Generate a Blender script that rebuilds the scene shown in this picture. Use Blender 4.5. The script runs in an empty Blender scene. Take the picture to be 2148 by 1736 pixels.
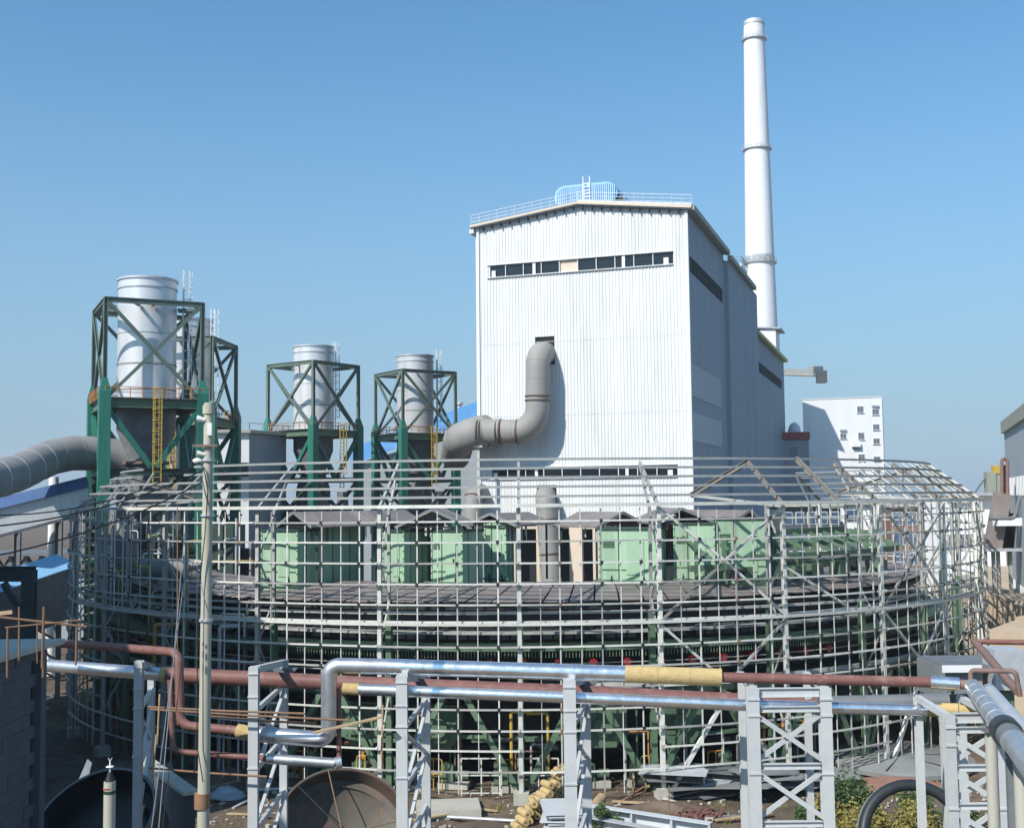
import bpy, math, random
from mathutils import Vector, Matrix, Euler

random.seed(7)
R_ = math.radians
SC = bpy.context.scene
COL = SC.collection

# ------------------------------------------------------------------ camera
CAM_Z = 17.8
FPX = 2474.0                       # focal length in pixels of a 2148 x 1736 picture
PITCH, ROLL = 4.1, -0.6
cam_d = bpy.data.cameras.new('camera')
cam = bpy.data.objects.new('camera', cam_d)
COL.objects.link(cam)
cam.location = (0, 0, CAM_Z)
CAM_R = Euler((R_(90 + PITCH), 0, 0)).to_matrix() @ Matrix.Rotation(R_(ROLL), 3, 'Z')
cam.rotation_euler = CAM_R.to_euler()
cam_d.sensor_width = 36.0
cam_d.lens = 36.0 * FPX / 2148.0
cam_d.clip_start = 0.5
cam_d.clip_end = 20000
SC.camera = cam

# ------------------------------------------------------------------ sky and sun
SUN_AZ, SUN_EL = 41.0, 41.5        # degrees left of straight behind the camera / above the horizon
sdir = Vector((-math.sin(R_(SUN_AZ)) * math.cos(R_(SUN_EL)), -math.cos(R_(SUN_AZ)) * math.cos(R_(SUN_EL)), math.sin(R_(SUN_EL))))
world = bpy.data.worlds.new('World')
SC.world = world
world.use_nodes = True
wn, wl = world.node_tree.nodes, world.node_tree.links
for n in list(wn):
    wn.remove(n)
w_out = wn.new('ShaderNodeOutputWorld')
w_bg = wn.new('ShaderNodeBackground')
w_sky = wn.new('ShaderNodeTexSky')
w_sky.sky_type = 'NISHITA'
w_sky.sun_disc = False
w_sky.sun_elevation = R_(SUN_EL)
w_sky.sun_rotation = math.atan2(sdir.x, sdir.y)
w_sky.altitude = 0
w_sky.air_density = 1.0
w_sky.dust_density = 0.8
w_sky.ozone_density = 1.6
w_bg.inputs['Strength'].default_value = 0.095
# clean blue tint of the dry winter air, and the even grey haze that lies round the whole horizon
w_tint = wn.new('ShaderNodeMixRGB'); w_tint.blend_type = 'MULTIPLY'; w_tint.inputs[0].default_value = 1.0
w_tint.inputs[2].default_value = (0.68, 1.14, 1.30, 1)
wl.new(w_sky.outputs[0], w_tint.inputs[1])
w_tc = wn.new('ShaderNodeTexCoord'); w_sep = wn.new('ShaderNodeSeparateXYZ'); w_mr = wn.new('ShaderNodeMapRange')
w_mr.interpolation_type = 'SMOOTHSTEP'
w_mr.inputs['From Min'].default_value = -0.06; w_mr.inputs['From Max'].default_value = 0.42
w_mr.inputs['To Min'].default_value = 0.92; w_mr.inputs['To Max'].default_value = 0.0
wl.new(w_tc.outputs['Generated'], w_sep.inputs[0]); wl.new(w_sep.outputs['Z'], w_mr.inputs['Value'])
w_mix = wn.new('ShaderNodeMixRGB')
w_mix.inputs[2].default_value = (2.45, 3.40, 4.45, 1)
wl.new(w_mr.outputs[0], w_mix.inputs[0]); wl.new(w_tint.outputs[0], w_mix.inputs[1])
wl.new(w_mix.outputs[0], w_bg.inputs[0])
wl.new(w_bg.outputs[0], w_out.inputs[0])

sun_d = bpy.data.lights.new('sun', 'SUN')
sun_d.energy = 4.2
sun_d.angle = R_(0.5)
sun_d.color = (1.0, 0.95, 0.87)
sun = bpy.data.objects.new('sun', sun_d)
COL.objects.link(sun)
sun.location = sdir * 300
sun.rotation_euler = (-sdir).to_track_quat('-Z', 'Y').to_euler()

SC.view_settings.view_transform = 'Standard'
SC.view_settings.look = 'None'
SC.view_settings.exposure = 0.45
SC.view_settings.gamma = 1.0

# ------------------------------------------------------------------ helpers
def V(*a):
    return Vector(a)

def U(px, py, Y):
    """Point at depth Y (metres ahead) that the photograph shows at px, py (2148 wide copy)."""
    d = CAM_R @ Vector(((px - 1074) / FPX, -(py - 868) / FPX, -1.0))
    t = Y / d.y
    return Vector((d.x * t, Y, CAM_Z + d.z * t))

def UX(px, Y):
    return U(px, 1050, Y).x

def UZ(px, py, Y):
    return U(px, py, Y).z

def UG(px, py, z=0.0):
    d = CAM_R @ Vector(((px - 1074) / FPX, -(py - 868) / FPX, -1.0))
    t = (z - CAM_Z) / d.z
    return Vector((d.x * t, d.y * t, z))

class MB:
    def __init__(s):
        s.v = []; s.f = []
    def add(s, vs, fs):
        o = len(s.v)
        s.v.extend([tuple(p) for p in vs])
        s.f.extend([tuple(i + o for i in f) for f in fs])
        return s
    def box(s, c, size, rz=0.0):
        x, y, z = size[0] / 2, size[1] / 2, size[2] / 2
        ca, sa = math.cos(rz), math.sin(rz)
        vs = []
        for dz in (-z, z):
            for dx, dy in ((-x, -y), (x, -y), (x, y), (-x, y)):
                vs.append((c[0] + dx * ca - dy * sa, c[1] + dx * sa + dy * ca, c[2] + dz))
        return s.add(vs, [(3, 2, 1, 0), (4, 5, 6, 7), (0, 1, 5, 4), (1, 2, 6, 5), (2, 3, 7, 6), (3, 0, 4, 7)])
    def _fr(s, p0, p1, up):
        d = (Vector(p1) - Vector(p0)).normalized()
        up = Vector(up)
        if abs(d.dot(up)) > 0.98:
            up = Vector((0, 1, 0)) if abs(d.y) < 0.9 else Vector((1, 0, 0))
        a = d.cross(up).normalized()
        b = a.cross(d).normalized()
        return a, b
    def prof(s, p0, p1, poly, up=(0, 0, 1)):
        """extrude the 2-D profile poly (across, up) from p0 to p1"""
        p0 = Vector(p0); p1 = Vector(p1)
        a, b = s._fr(p0, p1, up)
        n = len(poly)
        vs = [p0 + a * x + b * y for x, y in poly] + [p1 + a * x + b * y for x, y in poly]
        fs = [tuple(range(n - 1, -1, -1)), tuple(range(n, 2 * n))]
        for i in range(n):
            j = (i + 1) % n
            fs.append((i, j, n + j, n + i))
        return s.add(vs, fs)
    def bar(s, p0, p1, w, h=None, up=(0, 0, 1)):
        h = w if h is None else h
        return s.prof(p0, p1, [(-w / 2, -h / 2), (w / 2, -h / 2), (w / 2, h / 2), (-w / 2, h / 2)], up)
    def hbeam(s, p0, p1, w, h, t=0.03, up=(0, 0, 1)):
        """I section: flanges of width w on the +-h/2 sides"""
        a, b = s._fr(p0, p1, up)
        p0 = Vector(p0); p1 = Vector(p1)
        for k in (-1, 1):
            off = b * (k * (h / 2 - t / 2))
            s.bar(p0 + off, p1 + off, w, t, up)
        s.bar(p0, p1, t, h - 2 * t, up)
        return s
    def channel(s, p0, p1, w, h, t=0.02, up=(0, 0, 1)):
        return s.prof(p0, p1, [(-w / 2, -h / 2), (w / 2, -h / 2), (w / 2, -h / 2 + t), (-w / 2 + t, -h / 2 + t),
                               (-w / 2 + t, h / 2 - t), (w / 2, h / 2 - t), (w / 2, h / 2), (-w / 2, h / 2)], up)
    def tube(s, pts, r, n=10, caps=True):
        pts = [Vector(p) for p in pts]
        m = len(pts)
        rr = r if isinstance(r, (list, tuple)) else [r] * m
        ts = []
        for i in range(m):
            if i == 0: t = pts[1] - pts[0]
            elif i == m - 1: t = pts[-1] - pts[-2]
            else: t = (pts[i] - pts[i - 1]).normalized() + (pts[i + 1] - pts[i]).normalized()
            ts.append(t.normalized())
        up = Vector((0, 0, 1)) if abs(ts[0].z) < 0.9 else Vector((0, 1, 0))
        a = ts[0].cross(up).normalized()
        vs = []
        for i in range(m):
            a = (a - ts[i] * a.dot(ts[i])).normalized()
            b = ts[i].cross(a)
            for k in range(n):
                q = 2 * math.pi * k / n
                vs.append(pts[i] + (a * math.cos(q) + b * math.sin(q)) * rr[i])
        fs = []
        for i in range(m - 1):
            for k in range(n):
                j = (k + 1) % n
                fs.append((i * n + k, i * n + j, (i + 1) * n + j, (i + 1) * n + k))
        if caps:
            fs.append(tuple(range(n - 1, -1, -1)))
            fs.append(tuple((m - 1) * n + k for k in range(n)))
        return s.add(vs, fs)
    def lathe(s, prof, n=32, c=(0, 0, 0), a0=0.0, a1=2 * math.pi):
        full = abs(a1 - a0 - 2 * math.pi) < 1e-6
        m = n if full else n + 1
        vs = []
        for r, z in prof:
            for k in range(m):
                q = a0 + (a1 - a0) * k / n
                vs.append((c[0] + r * math.cos(q), c[1] + r * math.sin(q), c[2] + z))
        fs = []
        for i in range(len(prof) - 1):
            for k in range(n):
                j = (k + 1) % m
                fs.append((i * m + k, i * m + j, (i + 1) * m + j, (i + 1) * m + k))
        return s.add(vs, fs)
    def disc(s, c, r, n=24, flip=False):
        vs = [(c[0] + r * math.cos(2 * math.pi * k / n), c[1] + r * math.sin(2 * math.pi * k / n), c[2]) for k in range(n)]
        f = tuple(range(n))
        return s.add(vs, [f[::-1] if flip else f])
    def quad(s, a, b, c, d):
        return s.add([a, b, c, d], [(0, 1, 2, 3)])
    def ext(s, poly, vec):
        """closed prism: polygon of 3-D points pushed along vec"""
        n = len(poly)
        vs = [Vector(p) for p in poly] + [Vector(p) + Vector(vec) for p in poly]
        fs = [tuple(range(n - 1, -1, -1)), tuple(range(n, 2 * n))]
        for i in range(n):
            j = (i + 1) % n
            fs.append((i, j, n + j, n + i))
        return s.add(vs, fs)

OFF = {}
def link(name, me, mat, parent=None, smooth=False, off=None):
    o = bpy.data.objects.new(name, me)
    COL.objects.link(o)
    if parent is not None:
        o.parent = parent
    if off is not None:
        OFF[o.name] = off
    return o

def mesh(name, mb, mat, off, smooth=False):
    me = bpy.data.meshes.new(name)
    me.from_pydata([(x - off[0], y - off[1], z - off[2]) for x, y, z in mb.v], [], mb.f)
    me.materials.append(M[mat])
    if smooth:
        me.polygons.foreach_set('use_smooth', [True] * len(me.polygons))
        try:
            me.set_sharp_from_angle(angle=R_(38))
        except Exception:
            pass
    me.update()
    return me

def part(name, mb, mat, parent, smooth=False, kind=None, label=None):
    off = OFF[parent.name]
    o = link(name, mesh(name, mb, mat, off, smooth), mat, parent, off=off)
    if kind: o['kind'] = kind
    if label: o['label'] = label
    return o

def tag(o, label, cat, group=None):
    o['label'] = label; o['category'] = cat
    if group: o['group'] = group
    return o

def thing(name, loc, label, cat, group=None, rz=0.0, local=False):
    o = bpy.data.objects.new(name, None)
    COL.objects.link(o)
    o.empty_display_size = 0.2
    o.location = loc
    o.rotation_euler = (0, 0, rz)
    OFF[o.name] = Vector((0, 0, 0)) if local else Vector(loc)
    return tag(o, label, cat, group)

def single(name, mb, mat, label=None, cat=None, group=None, smooth=False, kind=None):
    """a top-level thing that is one mesh; its origin sits at the middle of its base"""
    xs = [p[0] for p in mb.v]; ys = [p[1] for p in mb.v]; zs = [p[2] for p in mb.v]
    off = Vector(((min(xs) + max(xs)) / 2, (min(ys) + max(ys)) / 2, min(zs)))
    o = link(name, mesh(name, mb, mat, off, smooth), mat, None, off=off)
    o.location = off
    if kind: o['kind'] = kind
    if label: tag(o, label, cat, group)
    return o

def copy_tree(o, parent=None):
    c = o.copy()
    COL.objects.link(c)
    c.parent = parent
    if o.name in OFF: OFF[c.name] = OFF[o.name]
    for ch in list(o.children):
        copy_tree(ch, c)
    return c

def lerp(a, b, t):
    return Vector(a) * (1 - t) + Vector(b) * t

def elbow(p0, pc, p1, r, n=7):
    """points of a rounded corner pc between p0 and p1, bend radius r"""
    p0, pc, p1 = Vector(p0), Vector(pc), Vector(p1)
    a = (p0 - pc).normalized(); b = (p1 - pc).normalized()
    ang = a.angle(b)
    t = r / math.tan(ang / 2)
    A = pc + a * t; B = pc + b * t
    cen = pc + (a + b).normalized() * (r / math.sin(ang / 2))
    out = []
    va, vb = A - cen, B - cen
    th = va.angle(vb)
    for i in range(n + 1):
        k = i / n
        out.append(cen + (va * math.sin((1 - k) * th) + vb * math.sin(k * th)) / math.sin(th))
    return out

def route(pts, r):
    """polyline with rounded corners"""
    pts = [Vector(p) for p in pts]
    out = [pts[0]]
    for i in range(1, len(pts) - 1):
        out += elbow(pts[i - 1], pts[i], pts[i + 1], r)
    out.append(pts[-1])
    return out

# ------------------------------------------------------------------ materials
M = {}
def mk(name, col, rough=0.6, metal=0.0, var=0.12, scale=1.5, bump=0.0, bscale=20.0, dirt=None, dirt_amt=0.0,
       dscale=0.5, streak=False, spec=0.4, rv=0.06):
    m = bpy.data.materials.new(name)
    m.use_nodes = True
    nt = m.node_tree; N, L = nt.nodes, nt.links
    b = N['Principled BSDF']
    b.inputs['Roughness'].default_value = rough
    b.inputs['Metallic'].default_value = metal
    b.inputs['Specular IOR Level'].default_value = spec
    geo = N.new('ShaderNodeNewGeometry')
    mp = N.new('ShaderNodeMapping')
    L.new(geo.outputs['Position'], mp.inputs['Vector'])
    if streak:
        mp.inputs['Scale'].default_value = (1, 1, 0.12)
    nz = N.new('ShaderNodeTexNoise')
    nz.inputs['Scale'].default_value = scale
    nz.inputs['Detail'].default_value = 6
    nz.inputs['Roughness'].default_value = 0.62
    L.new(mp.outputs[0], nz.inputs['Vector'])
    rp = N.new('ShaderNodeValToRGB')
    rp.color_ramp.elements[0].position = 0.3
    rp.color_ramp.elements[1].position = 0.7
    lo = [max(0, c * (1 - var)) for c in col]; hi = [min(1, c * (1 + var)) for c in col]
    rp.color_ramp.elements[0].color = (*lo, 1); rp.color_ramp.elements[1].color = (*hi, 1)
    L.new(nz.outputs['Fac'], rp.inputs[0])
    c_out = rp.outputs[0]
    if dirt is not None:
        n2 = N.new('ShaderNodeTexNoise')
        n2.inputs['Scale'].default_value = dscale
        n2.inputs['Detail'].default_value = 8
        n2.inputs['Roughness'].default_value = 0.7
        L.new(mp.outputs[0], n2.inputs['Vector'])
        r2 = N.new('ShaderNodeValToRGB')
        r2.color_ramp.elements[0].position = 0.52
        r2.color_ramp.elements[1].position = 0.72
        r2.color_ramp.elements[0].color = (0, 0, 0, 1)
        r2.color_ramp.elements[1].color = (dirt_amt,) * 3 + (1,)
        L.new(n2.outputs['Fac'], r2.inputs[0])
        mx = N.new('ShaderNodeMixRGB')
        L.new(r2.outputs[0], mx.inputs[0])
        L.new(c_out, mx.inputs[1])
        mx.inputs[2].default_value = (*dirt, 1)
        c_out = mx.outputs[0]
    # every piece differs a little in tone
    oi = N.new('ShaderNodeObjectInfo')
    ro = N.new('ShaderNodeMapRange')
    ro.inputs['To Min'].default_value = 1 - rv; ro.inputs['To Max'].default_value = 1 + rv
    L.new(oi.outputs['Random'], ro.inputs['Value'])
    mu = N.new('ShaderNodeVectorMath'); mu.operation = 'SCALE'
    L.new(c_out, mu.inputs[0]); L.new(ro.outputs[0], mu.inputs['Scale'])
    L.new(mu.outputs[0], b.inputs['Base Color'])
    rr = N.new('ShaderNodeMapRange')
    rr.inputs['To Min'].default_value = max(0.03, rough - 0.1)
    rr.inputs['To Max'].default_value = min(1, rough + 0.1)
    L.new(nz.outputs['Fac'], rr.inputs['Value'])
    L.new(rr.outputs[0], b.inputs['Roughness'])
    if bump > 0:
        n3 = N.new('ShaderNodeTexNoise')
        n3.inputs['Scale'].default_value = bscale
        n3.inputs['Detail'].default_value = 5
        L.new(geo.outputs['Position'], n3.inputs['Vector'])
        bp = N.new('ShaderNodeBump')
        bp.inputs['Strength'].default_value = bump
        bp.inputs['Distance'].default_value = 0.05
        L.new(n3.outputs['Fac'], bp.inputs['Height'])
        L.new(bp.outputs[0], b.inputs['Normal'])
    M[name] = m
    return m

GR = (0.10, 0.08, 0.06)
RU = (0.20, 0.08, 0.035)
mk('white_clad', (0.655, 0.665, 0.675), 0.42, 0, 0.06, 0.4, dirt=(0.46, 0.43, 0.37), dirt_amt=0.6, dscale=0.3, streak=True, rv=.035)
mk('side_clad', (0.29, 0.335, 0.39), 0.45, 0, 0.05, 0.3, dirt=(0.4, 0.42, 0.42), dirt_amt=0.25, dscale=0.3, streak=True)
mk('white_paint', (0.74, 0.75, 0.76), 0.5, 0, 0.05, 1.0, dirt=(0.45, 0.42, 0.38), dirt_amt=0.35, dscale=0.8, streak=True)
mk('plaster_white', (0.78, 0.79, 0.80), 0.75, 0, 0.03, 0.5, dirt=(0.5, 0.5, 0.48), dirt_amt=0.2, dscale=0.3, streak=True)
mk('chimney_white', (0.70, 0.71, 0.73), 0.55, 0, 0.05, 0.25, dirt=(0.45, 0.42, 0.38), dirt_amt=0.5, dscale=0.2, streak=True)
mk('frame_grey', (0.36, 0.36, 0.34), 0.55, 0, 0.14, 2.0, dirt=RU, dirt_amt=0.4, dscale=1.6, rv=.16)
mk('frame_pale', (0.58, 0.58, 0.54), 0.5, 0, 0.10, 2.0, dirt=(0.35, 0.26, 0.18), dirt_amt=0.45, dscale=1.3, rv=.14)
mk('purlin_grey', (0.32, 0.33, 0.325), 0.45, 0.1, 0.10, 2.0, dirt=(0.2, 0.16, 0.12), dirt_amt=0.3, dscale=1.2)
mk('rafter_brown', (0.22, 0.205, 0.18), 0.6, 0, 0.15, 2.0, dirt=RU, dirt_amt=0.3, dscale=1.0)
mk('tower_green', (0.025, 0.16, 0.115), 0.42, 0, 0.15, 1.2, dirt=(0.02, 0.07, 0.05), dirt_amt=0.4, dscale=0.8, streak=True)
mk('tower_steel', (0.11, 0.155, 0.125), 0.5, 0, 0.15, 1.5, dirt=(0.05, 0.05, 0.04), dirt_amt=0.4, dscale=1.0)
mk('beam_green', (0.10, 0.165, 0.105), 0.5, 0, 0.15, 1.5, dirt=(0.06, 0.08, 0.05), dirt_amt=0.5, dscale=1.0)
mk('panel_green', (0.30, 0.45, 0.31), 0.6, 0, 0.12, 0.9, dirt=(0.13, 0.17, 0.12), dirt_amt=0.6, dscale=0.8, streak=True)
mk('dark_green', (0.025, 0.055, 0.038), 0.55, 0, 0.2, 1.5, dirt=(0.03, 0.03, 0.025), dirt_amt=0.5, dscale=1.0)
mk('machine_dark', (0.016, 0.019, 0.021), 0.6, 0, 0.3, 1.2, dirt=(0.08, 0.06, 0.045), dirt_amt=0.5, dscale=0.8)
mk('machine_grey', (0.14, 0.15, 0.16), 0.55, 0, 0.2, 1.0, dirt=(0.07, 0.06, 0.05), dirt_amt=0.4, dscale=0.8)
mk('roof_brown', (0.205, 0.175, 0.165), 0.6, 0, 0.14, 1.0, dirt=(0.10, 0.085, 0.075), dirt_amt=0.6, dscale=0.6, rv=.18)
mk('duct_grey', (0.255, 0.248, 0.235), 0.65, 0.0, 0.10, 0.5, dirt=(0.2, 0.16, 0.13), dirt_amt=0.35, dscale=0.35, streak=True)
mk('flue_dark', (0.25, 0.25, 0.25), 0.6, 0, 0.10, 0.4, dirt=(0.2, 0.17, 0.14), dirt_amt=0.35, dscale=0.25)
mk('duct_ring', (0.10, 0.055, 0.04), 0.7, 0, 0.2, 2)
mk('stack_steel', (0.66, 0.66, 0.67), 0.36, 0.35, 0.06, 0.6, dirt=(0.36, 0.30, 0.25), dirt_amt=0.5, dscale=0.4, streak=True, rv=.12)
mk('alu', (0.86, 0.87, 0.89), 0.24, 0.92, 0.10, 2.5, bump=0.18, bscale=5.0, dirt=(0.4, 0.38, 0.36), dirt_amt=0.3, dscale=1.8)
mk('alu_dull', (0.62, 0.63, 0.66), 0.38, 0.85, 0.12, 2.0, bump=0.1, bscale=6.0)
mk('galv', (0.52, 0.54, 0.57), 0.45, 0.35, 0.10, 2.0, dirt=(0.3, 0.27, 0.24), dirt_amt=0.35, dscale=1.5)
mk('rack_grey', (0.50, 0.52, 0.53), 0.5, 0.05, 0.10, 1.5, dirt=(0.25, 0.18, 0.13), dirt_amt=0.35, dscale=1.5)
mk('red_primer', (0.175, 0.078, 0.068), 0.6, 0, 0.18, 2.5, bump=0.1, bscale=12, dirt=(0.42, 0.30, 0.25), dirt_amt=0.4, dscale=2.2)
mk('brown_primer', (0.20, 0.125, 0.105), 0.65, 0, 0.15, 2.0, dirt=(0.1, 0.07, 0.06), dirt_amt=0.5, dscale=1.5)
mk('glass_wool', (0.46, 0.345, 0.165), 0.9, 0, 0.14, 5.0, bump=0.5, bscale=14, dirt=(0.42, 0.28, 0.1), dirt_amt=0.5, dscale=3)
mk('rust_rod', (0.23, 0.135, 0.085), 0.75, 0, 0.25, 3.0, dirt=(0.14, 0.07, 0.04), dirt_amt=0.5, dscale=3)
mk('bamboo', (0.42, 0.30, 0.18), 0.7, 0, 0.2, 3.0)
mk('concrete', (0.42, 0.41, 0.36), 0.8, 0, 0.10, 2.0, bump=0.15, bscale=25, dirt=(0.24, 0.22, 0.19), dirt_amt=0.5, dscale=1.0, streak=True)
mk('pole_concrete', (0.40, 0.385, 0.315), 0.75, 0, 0.08, 2.0, bump=0.1, bscale=30, dirt=(0.3, 0.27, 0.2), dirt_amt=0.4, dscale=1.2, streak=True)
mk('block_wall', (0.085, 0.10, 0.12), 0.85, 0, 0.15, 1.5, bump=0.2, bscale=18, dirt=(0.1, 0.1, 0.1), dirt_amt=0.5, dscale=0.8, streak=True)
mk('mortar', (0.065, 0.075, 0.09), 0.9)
mk('blue_roof', (0.10, 0.30, 0.62), 0.45, 0, 0.10, 0.5, dirt=(0.3, 0.45, 0.65), dirt_amt=0.4, dscale=0.4)
mk('sky_blue', (0.50, 0.72, 0.90), 0.4, 0, 0.06, 1.0)
mk('blue_roof_shade', (0.075, 0.13, 0.27), 0.5, 0, 0.10, 0.5)  # darker copy of the blue roof, its shade put into the colour
mk('pale_blue', (0.28, 0.55, 0.82), 0.4, 0, 0.06, 1.0)
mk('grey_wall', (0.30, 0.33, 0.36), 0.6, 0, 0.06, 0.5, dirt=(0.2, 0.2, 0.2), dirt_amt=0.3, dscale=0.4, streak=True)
mk('dark_wall', (0.085, 0.10, 0.115), 0.6, 0, 0.12, 0.5)
mk('right_wall', (0.36, 0.41, 0.44), 0.6, 0, 0.06, 0.5, dirt=(0.25, 0.26, 0.26), dirt_amt=0.3, dscale=0.4, streak=True)
mk('olive', (0.30, 0.31, 0.25), 0.6, 0, 0.08, 0.8)
mk('olive_gutter', (0.42, 0.45, 0.10), 0.55, 0, 0.1, 0.8)
mk('void', (0.012, 0.014, 0.017), 0.8)
mk('beige', (0.60, 0.50, 0.40), 0.6, 0, 0.05, 1.0)
mk('cable', (0.02, 0.02, 0.022), 0.6)
mk('wire_light', (0.22, 0.23, 0.24), 0.5, 0.2)
mk('yellow', (0.50, 0.33, 0.06), 0.5, 0, 0.12, 2.0, dirt=RU, dirt_amt=0.3, dscale=2)
mk('orange', (0.55, 0.22, 0.05), 0.55, 0, 0.12, 2.0)
mk('motor_red', (0.34, 0.03, 0.03), 0.45, 0, 0.1, 2.0)
mk('roof_red', (0.32, 0.07, 0.07), 0.6, 0, 0.1, 0.8)
mk('porcelain', (0.75, 0.74, 0.70), 0.25)
mk('brown_band', (0.26, 0.15, 0.08), 0.7, 0, 0.15, 3)
mk('tank_rust', (0.20, 0.075, 0.06), 0.7, 0, 0.25, 1.0, dirt=(0.26, 0.22, 0.18), dirt_amt=0.6, dscale=0.7)
mk('tank_inside', (0.095, 0.088, 0.072), 0.65, 0.1, 0.25, 0.8, bump=0.2, bscale=4, dirt=(0.30, 0.12, 0.09), dirt_amt=0.55, dscale=0.6)
mk('plate_grey', (0.19, 0.20, 0.20), 0.7, 0, 0.12, 0.7, dirt=(0.17, 0.12, 0.09), dirt_amt=0.5, dscale=0.5)
mk('dark_ring', (0.028, 0.034, 0.038), 0.5, 0.2, 0.2, 1.0)
mk('steel_white', (0.62, 0.66, 0.70), 0.4, 0.2, 0.08, 1.0, dirt=(0.3, 0.3, 0.3), dirt_amt=0.4, dscale=1.0)
mk('tarp', (0.30, 0.36, 0.42), 0.6, 0, 0.15, 1.0)
mk('crane_tan', (0.42, 0.33, 0.24), 0.6, 0, 0.1, 0.5)
mk('leaf', (0.055, 0.10, 0.03), 0.7, 0, 0.35, 2.0)
mk('leaf_dry', (0.22, 0.19, 0.05), 0.75, 0, 0.3, 2.0)
mk('stem', (0.12, 0.08, 0.05), 0.8)
mk('sand', (0.42, 0.33, 0.24), 0.9, 0, 0.10, 0.6, bump=0.3, bscale=3)
mk('red_earth', (0.24, 0.13, 0.095), 0.95, 0, 0.25, 0.8, bump=0.6, bscale=4)
mk('portal_teal', (0.045, 0.075, 0.082), 0.6, 0, 0.15, 0.8)
mk('hard_hat', (0.75, 0.42, 0.03), 0.35)
mk('plank', (0.38, 0.28, 0.17), 0.8, 0, 0.2, 2.5)
mk('insul_core', (0.02, 0.016, 0.012), 0.9)

def mk_soil():
    m = bpy.data.materials.new('soil'); m.use_nodes = True
    N, L = m.node_tree.nodes, m.node_tree.links
    b = N['Principled BSDF']; b.inputs['Roughness'].default_value = 0.95
    b.inputs['Specular IOR Level'].default_value = 0.095
    geo = N.new('ShaderNodeNewGeometry')
    def noise(sc, det=8, ro=0.65):
        n = N.new('ShaderNodeTexNoise'); n.inputs['Scale'].default_value = sc
        n.inputs['Detail'].default_value = det; n.inputs['Roughness'].default_value = ro
        L.new(geo.outputs['Position'], n.inputs['Vector']); return n
    a = noise(0.09); c = noise(0.9); f = noise(9.0)
    r = N.new('ShaderNodeValToRGB')
    e = r.color_ramp.elements
    e[0].position = 0.3; e[0].color = (0.095, 0.078, 0.062, 1)
    e[1].position = 0.72; e[1].color = (0.22, 0.175, 0.132, 1)
    k = e.new(0.5); k.color = (0.155, 0.122, 0.094, 1)
    L.new(a.outputs['Fac'], r.inputs[0])
    mx = N.new('ShaderNodeMixRGB'); mx.blend_type = 'MULTIPLY'; mx.inputs[0].default_value = 0.7
    r2 = N.new('ShaderNodeValToRGB'); r2.color_ramp.elements[0].color = (0.55, 0.52, 0.5, 1); r2.color_ramp.elements[1].color = (1.2, 1.18, 1.15, 1)
    r2.color_ramp.elements[0].position = 0.35; r2.color_ramp.elements[1].position = 0.65
    L.new(c.outputs['Fac'], r2.inputs[0]); L.new(r.outputs[0], mx.inputs[1]); L.new(r2.outputs[0], mx.inputs[2])
    L.new(mx.outputs[0], b.inputs['Base Color'])
    bp = N.new('ShaderNodeBump'); bp.inputs['Strength'].default_value = 0.7; bp.inputs['Distance'].default_value = 0.12
    ad = N.new('ShaderNodeMath'); ad.operation = 'ADD'
    L.new(c.outputs['Fac'], ad.inputs[0]); L.new(f.outputs['Fac'], ad.inputs[1])
    L.new(ad.outputs[0], bp.inputs['Height']); L.new(bp.outputs[0], b.inputs['Normal'])
    M['soil'] = m
mk_soil()

def mk_glass(name, col):
    m = bpy.data.materials.new(name); m.use_nodes = True
    b = m.node_tree.nodes['Principled BSDF']
    b.inputs['Base Color'].default_value = (*col, 1)
    b.inputs['Roughness'].default_value = 0.08
    b.inputs['Specular IOR Level'].default_value = 0.6
    M[name] = m
mk_glass('glass_dark', (0.012, 0.016, 0.022))
mk_glass('glass_grey', (0.14, 0.16, 0.18))
mk_glass('glass_blue', (0.06, 0.10, 0.17))
# ================================================================== the setting
def ground():
    mb = MB()
    # fine middle, coarse skirt to the horizon
    xs = [-3100, -1200, -300] + [-90 + 2.0 * i for i in range(91)] + [300, 1200, 3100]
    ys = [-190, -20] + [20 + 2.0 * i for i in range(91)] + [400, 1500, 3050]
    rnd = random.Random(3)
    vs, fs = [], []
    for y in ys:
        for x in xs:
            z = 0.0
            if 30 < y < 190 and -88 < x < 88:
                z = 0.14 * math.sin(x * 0.7 + y * 0.23) * math.sin(y * 0.5 - x * 0.11) + rnd.uniform(-0.12, 0.12)
            vs.append((x, y, z))
    w = len(xs)
    for j in range(len(ys) - 1):
        for i in range(w - 1):
            fs.append((j * w + i, j * w + i + 1, (j + 1) * w + i + 1, (j + 1) * w + i))
    mb.add(vs, fs)
    o = single('ground', mb, 'soil', smooth=True, kind='structure')
    # raised sandy yard on the right, outside the round frame
    cx, cy, zt = UX(1100, 109.4), 109.4, 8.7
    top = []
    for k in range(15):
        q = R_(47 + k * 4.0)
        rr = 42.2 + rnd.uniform(-.5, .5)
        top.append(V(cx + rr * math.sin(q), cy - rr * math.cos(q), zt + rnd.uniform(-.15, .15)))
    top += [V(60, 150, zt), V(95, 150, zt), V(95, 74, zt), V(40, 72.5, zt), V(34, 74.5, zt)]
    cen = V(66, 105, 0)
    foot = []
    for p in top:
        d = V(p.x - cen.x, p.y - cen.y, 0).normalized()
        foot.append(V(p.x + d.x * 1.2, p.y + d.y * 1.2, -.2))
    mb = MB(); n = len(top)
    mb.add(top + foot, [tuple(range(n))] + [(k, n + k, n + (k + 1) % n, (k + 1) % n) for k in range(n)])
    single('terrain', mb, 'sand', kind='structure')
ground()

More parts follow.
